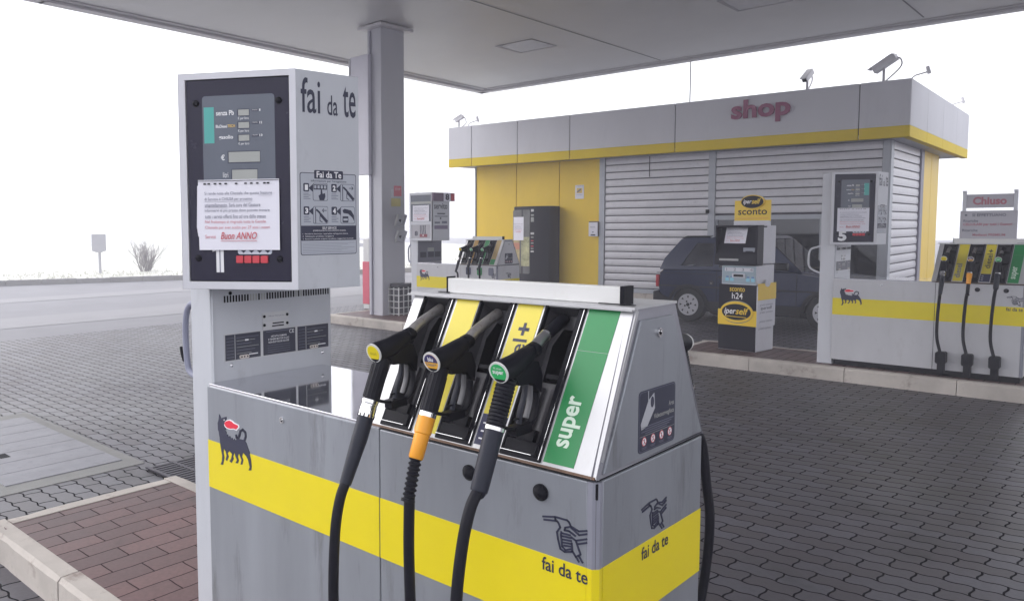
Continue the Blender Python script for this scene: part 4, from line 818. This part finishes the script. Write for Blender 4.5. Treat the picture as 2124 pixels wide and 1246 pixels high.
    hm_.add([(A[0], A[1], zb), (A[0], A2[1], zb), (A[0], A2[1], zt), (A[0], A[1], zt)], [(0, 3, 2, 1)], gp)
    hm_.prism([A, (B[0] + .0, B[1]), (C[0], C[1]), A2], frame((0, 0, 0), SX, SY), zt - .002, zt, gp); hm_.prism([A, B, C, A2], frame((0, 0, 0), SX, SY), zb, zb + .002, gp)
    if not served: hm_.plate([(0, zb), (LD, zb), (LD, zt), (0, zt)], [[(.027, 1.340), (.425, 1.340), (.425, 2.071), (.027, 2.071)]], FD, -.012, 0, mat('head_frame_paint', (.62, .62, .66), .4, 0, .04, 6))
    else: hm_.plate([(0, zb), (LD, zb), (LD, zt), (0, zt)], [[(.03, 1.625), (.475, 1.625), (.475, 2.055), (.03, 2.055)], [(.04, 1.35), (.465, 1.35), (.465, 1.57), (.04, 1.57)]], FD, -.012, 0, pale)
    he = hm_.build('display_head', t, .0025)
    if not served:
        b = MB(); b.fbox(FD, .0265, .4255, 1.3395, 2.0715, -.014, -.0125, darkgap); b.prism(rr(.031, .422, 1.344, 2.067, .006), FD, -.0125, -.004, dkplas); bz = b.build('bezel', he, .002)
        b = MB(); b.prism(rr(.092, .369, 1.46, 2.011, .012), FD, -.004, -.0032, panelg); b.build('display_window', bz)
        w = MB(); q = -.0030
        ga = (.098, .137) if num == '1' else (.315, .362)
        w.fbox(FD, ga[0], ga[1], 1.842, 1.971, -.0032, q, teal)
        def lab(s_, a0, a1, z0, z1, m_=wink, bd=.0): w.text(s_, FD, a0, z0, a1, z1, q + .0006, m_, bold=bd)
        lab('senza Pb', .146, .215, 1.940, 1.958, bd=.02); lab('BluDiesel', .144, .188, 1.896, 1.907, bd=.02); lab('TECH', .190, .218, 1.897, 1.907, mat('amber_ink', (.75, .5, .12), .5), .02); lab('gasolio', .155, .210, 1.852, 1.870, bd=.02)
        for z in (1.948, 1.9035, 1.858):
            w.fbox(FD, .227, .274, z - .013, z + .013, -.0032, q - .0001, ink); w.fbox(FD, .231, .272, z - .0105, z + .0105, -.0031, q + .0001, lcd); lab('€ per litro', .23, .271, z - .027, z - .015)
            w.fbox(FD, .283, .309, z + .003, z + .0105, -.0032, q, ink)
        for z, s_ in ((1.95, '1'), (1.906, '12'), (1.861, '13')): lab(s_, .311, .316 + .006 * (len(s_) - 1), z + .001, z + .009, bd=.02); lab('display', .285, .305, z + .003, z + .008)
        lab('€', .161, .176, 1.78, 1.80, bd=.02); w.fbox(FD, .187, .313, 1.768, 1.812, -.0032, q - .0001, ink); w.fbox(FD, .191, .311, 1.772, 1.809, -.0031, q + .0001, lcd)
        lab('litri', .168, .188, 1.718, 1.737); w.fbox(FD, .2, .302, 1.69, 1.748, -.0032, q - .0001, ink); w.fbox(FD, .203, .3, 1.69, 1.745, -.0031, q + .0001, lcd); w.build('display_print', bz)
        for a, z in ((.068, 1.987), (.385, 1.986), (.065, 1.426), (.38, 1.423)):
            s_ = MB(); s_.disc(FD, a, z, .012, -.004, 0, black); s_.dome(FD, a, z, .0115, .007, black); s_.build('knob_screw', bz)
        b = MB()
        if num == '1': 
            o1 = [(.119, 1.461), (.119, 1.449), (.134, 1.453), (.134, 1.374), (.163, 1.374), (.163, 1.48), (.15, 1.48)]
            b.prism(o1, FD, -.004, -.0032, wink); b.fbox(FD, .1465, .1505, 1.374, 1.465, -.0032, -.0027, inkg)
        else: b.text(num, FD, .075, 1.352, .16, 1.465, -.003, wink, bold=.05)
        b.build('number_print', bz); b = MB()
        b.prism(rr(.219, .350, 1.440, 1.475, .008), FD, -.004, -.0032, mat('pale_blue_film', (.52, .56, .63), .4))
        for i in range(4): a = .241 + i * .031; b.prism([(a - .011, 1.455), (a + .011, 1.455), (a, 1.445)], FD, -.0032, -.0025, ink)
        b.build('arrow_strip', bz)
        for i in range(4): MB().prism(rr(.2155 + i * .0315, .2415 + i * .0315, 1.409, 1.435, .003), FD, -.004, .006, redbtn).build('push_button', bz, .002)
        # side writing and instruction sticker
        b = MB()
        for s_, a0, a1, z0, z1 in (('fai', .021, .104, 1.943, 2.067), ('da', .134, .180, 1.942, 2.014), ('te', .204, .262, 1.940, 2.054)): b.text(s_, FF, a0, z0, a1, z1, .0008, ink, bold=.008)
        b.build('self_service_lettering', he)
        b = MB(); F = FF; m1 = mat('sticker_pale_grey', (.42, .44, .49), .45, 0, .03)
        b.prism(rr(.012, .260, 1.436, 1.732, .008), F, 0, .0007, ink); b.prism(rr(.0145, .2575, 1.4385, 1.7295, .007), F, .0007, .0011, m1)
        b.fbox(F, .0145, .2575, 1.488, 1.542, .0011, .0014, ink); b.fbox(F, .0125, .2595, 1.4855, 1.4875, .0011, .0015, m1)
        b.prism(rr(.073, .2, 1.711, 1.742, .004), F, .0011, .0016, ink); b.text('Fai da Te', F, .083, 1.715, .192, 1.738, .002, wink, bold=.02); b.text('informazioni per l’erogazione', F, .058, 1.6975, .215, 1.7075, .0015, ink, bold=.01)
        for n_, a, z in (('1', .026, 1.632), ('2', .147, 1.632), ('3', .026, 1.549), ('4', .147, 1.549)):
            b.prism(rr(a + .0, a + .024, z + .032, z + .062, .004), F, .0011, .0015, ink); b.text(n_, F, a + .006, z + .037, a + .019, z + .057, .0018, wink, bold=.05)
            b.prism([(a + .022, z + .045), (a + .042, z + .03), (a + .042, z + .06)], F, .0011, .0014, ink)
            b.prism(rr(a + .04, a + .105, z, z + .063, .007), F, .0012, .0016, ink); b.prism(rr(a + .0415, a + .1035, z + .0015, z + .0615, .0065), F, .0016, .0019, m1)
            for k in range(4): b.fbox(F, a, a + .022 + .008 * (k % 2), z + .024 - k * .006, z + .0262 - k * .006, .0011, .0014, inkg)
        # pictures: hand pressing, nozzle leaving, nozzle returning, display
        b.fbox(F, .069, .127, 1.672, 1.690, .0019, .0022, ink)
        for k in range(4): b.fbox(F, .072 + k * .014, .081 + k * .014, 1.676, 1.687, .0022, .0025, m1)
        b.prism([(.095, 1.634), (.114, 1.634), (.12, 1.648), (.118, 1.66), (.108, 1.657), (.105, 1.672), (.1, 1.672), (.099, 1.656), (.09, 1.65)], F, .0019, .0023, ink)
        for z in (0, -.083):
            b.fbox(F, .196 - (.121 if z else 0), .199 - (.121 if z else 0), 1.634 + z, 1.692 + z, .0019, .0022, ink); o = -.121 if z else 0
            b.stroke([(.202 + o, 1.682 + z), (.215 + o, 1.672 + z), (.222 + o, 1.66 + z)], F, .007, .0019, .0023, ink); b.stroke([(.22 + o, 1.664 + z), (.245 + o, 1.64 + z)], F, .011, .0019, .0024, ink); b.stroke([(.216 + o, 1.658 + z), (.216 + o, 1.642 + z), (.226 + o, 1.638 + z)], F, .003, .0019, .0022, ink)
            s_ = 1 if not z else -1; cx = .236 + o; b.stroke([(cx - .009, 1.68 + z), (cx + .009, 1.68 + z)], F, .0025, .0019, .0023, ink); b.stroke([(cx + s_ * .003, 1.686 + z), (cx + s_ * .009, 1.68 + z), (cx + s_ * .003, 1.674 + z)], F, .0025, .0019, .0023, ink)
        b.prism([(.196, 1.598), (.205, 1.604), (.235, 1.598), (.248, 1.58), (.249, 1.558), (.24, 1.572), (.222, 1.585), (.2, 1.588)], F, .0019, .0023, ink); b.fbox(F, .196, .222, 1.553, 1.576, .0019, .0023, ink); b.fbox(F, .199, .219, 1.56, 1.568, .0023, .0026, m1)
        b.text('SELF SERVICE', F, .105, 1.529, .168, 1.5375, .0018, wink, bold=.01); b.text('(POSIZIONAMENTO CON IMPIANTO CHIUSO)', F, .065, 1.52, .21, 1.5265, .0018, wink)
        for k, (s_, e) in enumerate((('1.  Introdurre banconote / operazione nell’apposito lettore', .22), ('2.  Selezionare prodotto / erogatore', .155), ('3.  Estrarre la pistola, erogare il prodotto, riagganciare la pistola', .245))): b.text(s_, F, .02, 1.509 - k * .009, e, 1.515 - k * .009, .0018, wink)
        for k in range(7): b.fbox(F, .02, .25 - .03 * ((k * 5) % 3), 1.4445 + k * .0056, 1.4455 + k * .0056, .0011, .0014, inkg)
        b.build('instruction_sticker', he)
    else:
        b = MB(); b.fbox(FD, .03, .475, 1.625, 2.055, -.014, -.006, panelg); b.fbox(FD, .03, .475, 1.91, 1.95, -.006, -.005, lcd); b.build('display_window', he)
        b = MB(); b.fbox(FD, .04, .465, 1.35, 1.57, -.014, -.006, mat('served_panel', (.42, .41, .44), .45, 0, .06)); b.text('8', FD, .11, 1.39, .18, 1.47, -.005, ink, bold=.03)
        for i in range(4): b.stroke([(.24 + i * .035, 1.56), (.235 + i * .035, 1.5), (.25 + i * .035, 1.42)], FD, .012, -.006, -.004, ink)
        b.fbox(FD, .225, .39, 1.37, 1.42, -.006, -.003, mat('dark_red_panel', (.25, .05, .07), .5)); b.disc(FD, .3, 1.4, .012, -.003, -.002, wink); b.build('grade_panel', he)
        q_ = lambda bb, a0, a1, z0, z1, m_, n1=.001, n0=0: bb.fbox(FF, a0 * K, a1 * K, z0, z1, n0, n1, m_)
        b = MB(); b.text('servito', FF, .03 * K, 1.825, .235 * K, 1.92, .001, ink, bold=.02); b.build('served_lettering', he); b = MB()
        q_(b, .08, .2, 1.74, 1.76, ink); q_(b, .04, .24, 1.7, 1.715, inkg); q_(b, .12, .14, 1.66, 1.69, ink); q_(b, .04, .12, 1.59, 1.62, inkg); q_(b, .15, .23, 1.59, 1.63, inkg); q_(b, .035, .24, 1.5, 1.56, mat('faded_purple', (.2, .16, .25), .5)); b.build('instruction_sticker', he)
        b = MB(); q_(b, 0, .33, 1.955, 2.088, mat('plum_box', (.16, .10, .16), .45), .03); q_(b, .27, .33, 1.965, 2.078, redink, .032, .03); q_(b, .155, .262, 1.95, 2.092, paper, .036, .03); b.text('8', FF, .18 * K, 1.97, .24 * K, 2.075, .037, ink, bold=.05); b.build('number_box', he, .003)
    # bent tube bracket on the column side
    b = MB(); tz0, tz1 = .99, 1.25
    if num == '5': b.tube(spline([(-.03, .1, 1.30), (-.09, .1, 1.28), (-.16, .1, 1.245), (-.175, .1, 1.12), (-.15, .1, 1.04), (-.03, .1, .98)], 6), .011, pale, 8)
    else: b.tube(spline([(-.028, .03, 1.238), (-.075, .03, 1.235), (-.108, .03, 1.2), (-.122, .03, 1.12), (-.112, .03, .99), (-.085, .03, .955), (-.028, .03, .945)], 6), .0125, mat('bracket_grey', (.23, .24, .32), .4), 10)
    br_ = b.build('tube_bracket', t)
    if num == '1': b = MB(); b.tube([(-.112, .03, .995), (-.14, .03, 1.0), (-.155, .03, 1.03), (-.16, .03, 1.055)], .006, darkgap, 8); b.build('hook', br_)
    return t
def nozzle(pl, xc, style, label, cat='fuel nozzle', hose=None, back=False, first=True, rot=0.):
    t = thing('fuel_nozzle', label, cat, Vector(pl) + Vector((xc, -.117 if not back else .5206 + .117, 1.186)), 0, 'fuel nozzles hanging on the pumps')
    sg = -1 if back else 1
    P = lambda y, z, x=0.: (x, y * sg, z)
    ax = Vector((0, .142 * sg, .038)).normalized()
    b = MB(); b.tube([P(.0, .0), P(.012, .002), P(.03, .004), P(.06, .008), P(.095, .020), P(.122, .030), P(.128, .032), P(.146, .039)], [(.0265, .0265), (.028, .028), (.028, .0285), (.0265, .029), (.024, .026), (.0215, .0225), (.0185, .0195), (.0185, .0195)], black, 20, sq=(1, 0, 0))
    Fp = (Vector((0, 0, 0)), Vector((0, sg, 0)), Vector((0, 0, 1)), Vector((sg, 0, 0)))
    b.prism([(.03, .0), (.10, .02), (.148, .01), (.166, -.028), (.162, -.072), (.145, -.066), (.12, -.042), (.06, -.04)], Fp, -.0165, .0165, black)
    bd_ = b.build('nozzle_body', t, .004)
    b = MB(); b.tube(spline([P(.157, -.06), P(.158, -.095), P(.146, -.132), P(.118, -.152), P(.07, -.15), P(.02, -.138), P(-.005, -.125)], 5), [(.011, .005)] * 31, black, 8, sq=(1, 0, 0)); b.fbox(Fp, .055, .12, -.165, -.142, -.014, .014, black); b.build('lever_guard', bd_)
    b = MB(); b.tube(spline([P(.112, -.04), P(.104, -.075), P(.088, -.11), P(.082, -.14)], 5), [(.009, .005)] * 16, sleeve, 8, sq=(1, 0, 0)); b.tube(spline([P(.13, -.05), P(.128, -.09), P(.112, -.13)], 5), [(.009, .004)] * 11, mat('lever_grey', (.12, .12, .13), .4), 8, sq=(1, 0, 0)); b.fbox(Fp, .066, .094, -.128, -.124, -.003, .003, black); b.build('trigger', bd_)
    b = MB(); n_ = 40; rib = style != 'orange' and style != 'silver'
    g0, g1 = Vector(P(.034, -.02)), Vector(P(-.014, -.13))
    rad = [.0235 + .0012 * math.sin(i * 2.1) * (1 if rib else 0) for i in range(n_)]
    b.tube([g0 + (g1 - g0) * i / (n_ - 1) for i in range(n_)], rad, rubber, 18)
    if not rib:
        gd = (g1 - g0); 
        for i in range(14):
            a = 2 * math.pi * i / 14; o_ = Vector((math.cos(a), math.sin(a) * .9 * sg, math.sin(a) * -.4)) * .0232; b.tube([g0 + o_ + gd * .18, g1 + o_ - gd * .04], .0022, rubber, 5)
    b.build('grip', bd_)
    b = MB(); s0, s1, tp_ = Vector(P(.142, .037)), Vector(P(.205, .073)), Vector(P(.285, .104))
    sp_m = rusty if style != 'plain' else mat('dark_steel_spout', (.30, .30, .305), .28, .85, .15, 20)
    b.tube(spline([s0, s0 * .6 + s1 * .4 + Vector((0, 0, .003)), s1, tp_], 6), [.0165 - .0022 * min(1, i / 12) for i in range(19)], sp_m, 16); b.tube([s0 - ax * .01, s0 + ax * .008, s0 + ax * .016], [.0205, .0205, .018], black, 16)
    if style == 'plain': b.tube([s1 - (s1 - s0) * .12, s1 - (s1 - s0) * .06], .0158, chrome, 16); b.tube([s1 - (s1 - s0) * .05, tp_], .0162, black, 16)
    b.build('spout', bd_)
    Fb = frame((0, 0, 0), (sg, 0, 0), (0, -.31 * sg, .95)); b = MB(); bm = {'silver': yellow, 'orange': mat('badge_orange', (.80, .42, .03), .35), 'plain': mat('badge_green', (.02, .40, .11), .35), 'green': mat('badge_green', (.02, .40, .11), .35)}[style]
    b.disc(Fb, 0, 0, .0275, -.002, .002, whitem, seg=32); b.disc(Fb, 0, 0, .0225, .002, .0026, bm, seg=32)
    if style == 'orange':
        b.prism([(.0225 * math.cos(R(a)), .0225 * math.sin(R(a))) for a in range(0, 181, 12)], Fb, .0026, .003, mat('badge_navy', (.03, .025, .12), .35)); b.text('blu', Fb, -.009, .003, .009, .015, .0033, wink, bold=.03); b.text('Diesel+', Fb, -.0175, -.011, .0175, -.001, .0033, inkg, bold=.01)
    elif style == 'silver': b.text('diesel', Fb, -.012, -.005, .012, .004, .003, mat('olive_ink', (.35, .28, .02), .5))
    else: b.text('super', Fb, -.016, -.007, .016, .005, .003, wink, bold=.02); b.text('95 ottani', Fb, -.012, .009, .012, .0145, .003, wink)
    b.build('grade_badge', bd_)
    # swivel and hose
    b = MB(); d = (g1 - g0).normalized()
    if style == 'silver':
        b.tube([g1, g1 + d * .01, g1 + d * .012, g1 + d * .018, g1 + d * .02, g1 + d * .048], [.0242, .0242, .0225, .0225, .0236, .0232], chrome, 20)
        for i in range(12):
            a = 2 * math.pi * i / 12; o_ = Vector((math.cos(a), math.sin(a) * .9, -math.sin(a) * .4)) * .0232; b.tube([g1 + o_ + d * .04, g1 + o_ + d * .05], .002, darkgap, 4)
        b.build('swivel', t); e = g1 + d * .048
        path = [e, e + Vector(P(-.026, -.06)), Vector(P(-.112, -.345))]; rr_ = [.0228, .0222, .0165]
    elif style == 'orange':
        b.tube([g1, g1 + d * .012], .0236, chrome, 20); b.tube([g1 + d * .012, g1 + d * .055, g1 + d * .058, g1 + d * .118, g1 + d * .122], [.0232, .0228, .0205, .0195, .017], orange, 20); b.build('swivel', t); e = g1 + d * .12
        path = [e, e + Vector(P(-.02, -.06)), e + Vector(P(-.028, -.1))]; rr_ = [.0155, .0155, .0155]
    else:
        b.tube([g1, g1 + d * .009], .0252, chrome, 20); b.build('swivel', t); e = g1 + d * .009
        path = [e, e + d * .07, e + d * .14, e + d * .146]; rr_ = [.0238, .023, .0215, .019]
    s_ = MB(); pp = spline(path, 8); n_ = len(pp); fr_ = lambda i: rr_[min(int(i / (n_ - 1) * (len(rr_) - 1)), len(rr_) - 2)] + (rr_[min(int(i / (n_ - 1) * (len(rr_) - 1)) + 1, len(rr_) - 1)] - rr_[min(int(i / (n_ - 1) * (len(rr_) - 1)), len(rr_) - 2)]) * ((i / (n_ - 1) * (len(rr_) - 1)) % 1 if i < n_ - 1 else 1)
    if style == 'orange':
        pp = [pp[0] + (pp[-1] - pp[0]) * i / 32 for i in range(33)]; s_.tube(pp, [.0148 + .0022 * (1 if i % 4 < 2 else -1) for i in range(33)], rubber, 16); s_.tube([pp[-1], pp[-1] + d * .008], .0185, rubber, 16)
    else: s_.tube(pp, [fr_(i) for i in range(n_)], sleeve, 18)
    s_.build('sleeve', t)
    e2 = pp[-1]; hp = [e2 - d * .01] + [Vector(P(y + .117, z - 1.186, x)) for x, y, z in hose]
    MB().tube(spline(hp, 8), .0142, rubber, 14).build('hose', t)
    return t
P1, P5, P8 = (-2.6765, 1.6174, 0), (-2.6978, 9.5302, .0), (-8.91, 9.53, .0)
pump('1', P1, 'nearest grey fuel pump number 1 with display head, yellow stripe and three front nozzles')
pump('5', P5, 'pale fuel pump number 5 beside the self service payment terminal')
pump('8', P8, 'pale fuel pump number 8 with servito lettering beside the canopy pillar', True)
nozzle(P1, 1.125, 'silver', 'nozzle with yellow badge and silver swivel on fuel pump number 1', hose=[(0, -.25, .80), (0, -.268, .71), (0, -.276, .53), (0, -.26, .36), (0, -.2, .22), (0, -.1, .19)])
nozzle(P1, 1.34, 'orange', 'nozzle with orange collar on fuel pump number 1, in the middle recess', hose=[(0, -.205, .80), (0, -.206, .70), (0, -.2, .55), (0, -.185, .38), (0, -.15, .24), (0, -.1, .19)])
nozzle(P1, 1.555, 'plain', 'nozzle with green badge and thick black sleeve on fuel pump number 1', hose=[(0, -.225, .88), (0, -.254, .80), (0, -.276, .67), (0, -.28, .5), (0, -.25, .34), (0, -.1, .19)])
nozzle(P1, 1.672, 'plain', 'black hose and nozzle hanging behind fuel pump number 1 at its end', back=True, hose=[(.008, -.24, .86), (.02, -.25, .74), (.032, -.255, .62), (.026, -.25, .47), (.01, -.22, .3), (0, -.1, .19)])
for pl, nm, n5 in ((P5, 'number 5', 1), (P8, 'number 8', 0)):
    hz = [(-.015, -.16, .80), (-.028, -.14, .6), (-.03, -.115, .4), (0, -.1, .24)]
    for xc, st, cl in ((1.125, 'silver', 'yellow badge'), (1.34, 'orange', 'orange collar'), (1.555, 'plain', 'green badge')) if n5 else ((1.125, 'silver', 'yellow badge'), (1.34, 'green', 'green badge, in the middle recess'), (1.555, 'plain', 'green badge, nearest the hood end')):
        nozzle(pl, xc, st, 'nozzle with %s on the far fuel pump %s' % (cl, nm), hose=hz)
nozzle(P8, 1.6, 'silver', 'nozzle and hose on the back of fuel pump number 8 beside the vending machine', back=True, hose=hz)
_A, _B = Vector((.096, -.104, 0)), Vector((.474, .139, 0)); FDp = frame((0, 0, 0), _B - _A)
def on_head(pl, u, z, n=0.): return Vector(pl) + _A + FDp[1] * u + FDp[3] * n + Vector((0, 0, z))
notice('white paper notice taped across the display of fuel pump number 1', FDp, .312, .254, on_head(P1, .228, 1.583), detail=True)
t = thing('paper_sheet', 'second paper sheet showing behind the notice on fuel pump number 1', 'notice', on_head(P1, .222, 1.59, -.001)); MB().prism([(-.155, .10), (.1, .11), (.1, -.1), (-.155, -.085), (-.160, -.05)], FDp, 0, .0015, paper).build('sheet', t)
notice('white paper notice taped across the display of fuel pump number 5', FDp, .312, .254, on_head(P5, .215, 1.583))
notice('white paper notice taped over the display window of fuel pump number 8', frame((0, 0, 0), SX), .36, .26, Vector(P8) + Vector((.225, -.032, 1.76)))
# closed sign on pump 5
t = thing('closed_sign', 'grey Chiuso sign board standing on top of fuel pump number 5', 'sign', Vector(P5) + Vector((1.42, .21, 1.3815))); Fc = frame((0, 0, 0), SX); sg_ = mat('sign_board_grey', (.44, .43, .47), .5, 0, .05)
MB().fbox(Fc, -.228, .228, .0, .277, -.012, .012, sg_).build('lower_board', t, .003)
for a in (-.212, .195): MB().fbox(Fc, a, a + .03, .27, .478, -.01, .02, pale).fbox(Fc, a, a + .03, .455, .478, .021, .04, pale).build('frame_post', t, .003)
b = MB(); b.fbox(Fc, -.185, .198, .305, .44, -.004, .01, sg_); b.build('upper_board', t, .002)
b = MB(); b.text('Chiuso', Fc, -.13, .335, .14, .415, .0112, mat('dull_red_ink', (.42, .16, .2), .6), bold=.04); b.text('SI EFFETTUANO', Fc, -.13, .219, .14, .249, .0132, mat('dull_grey_ink', (.16, .16, .2), .6), bold=.03); b.fbox(Fc, -.19, -.17, .225, .243, .012, .013, MATS['dull_grey_ink'])
b.text('Ricariche', Fc, -.2, .165, -.08, .19, .0132, MATS['dull_grey_ink'], bold=.02); b.text('CELLULARI per tutti i Gestori', Fc, -.2, .122, .19, .155, .0132, MATS['dull_red_ink'], bold=.03); b.text('Ricariche', Fc, -.205, .07, -.08, .095, .0132, MATS['dull_grey_ink'], bold=.02); b.text('Mediaset PREMIUM', Fc, -.12, .025, .14, .05, .0132, MATS['dull_red_ink'], bold=.02); b.build('lettering', t)
bpy.data.objects.remove(_to)
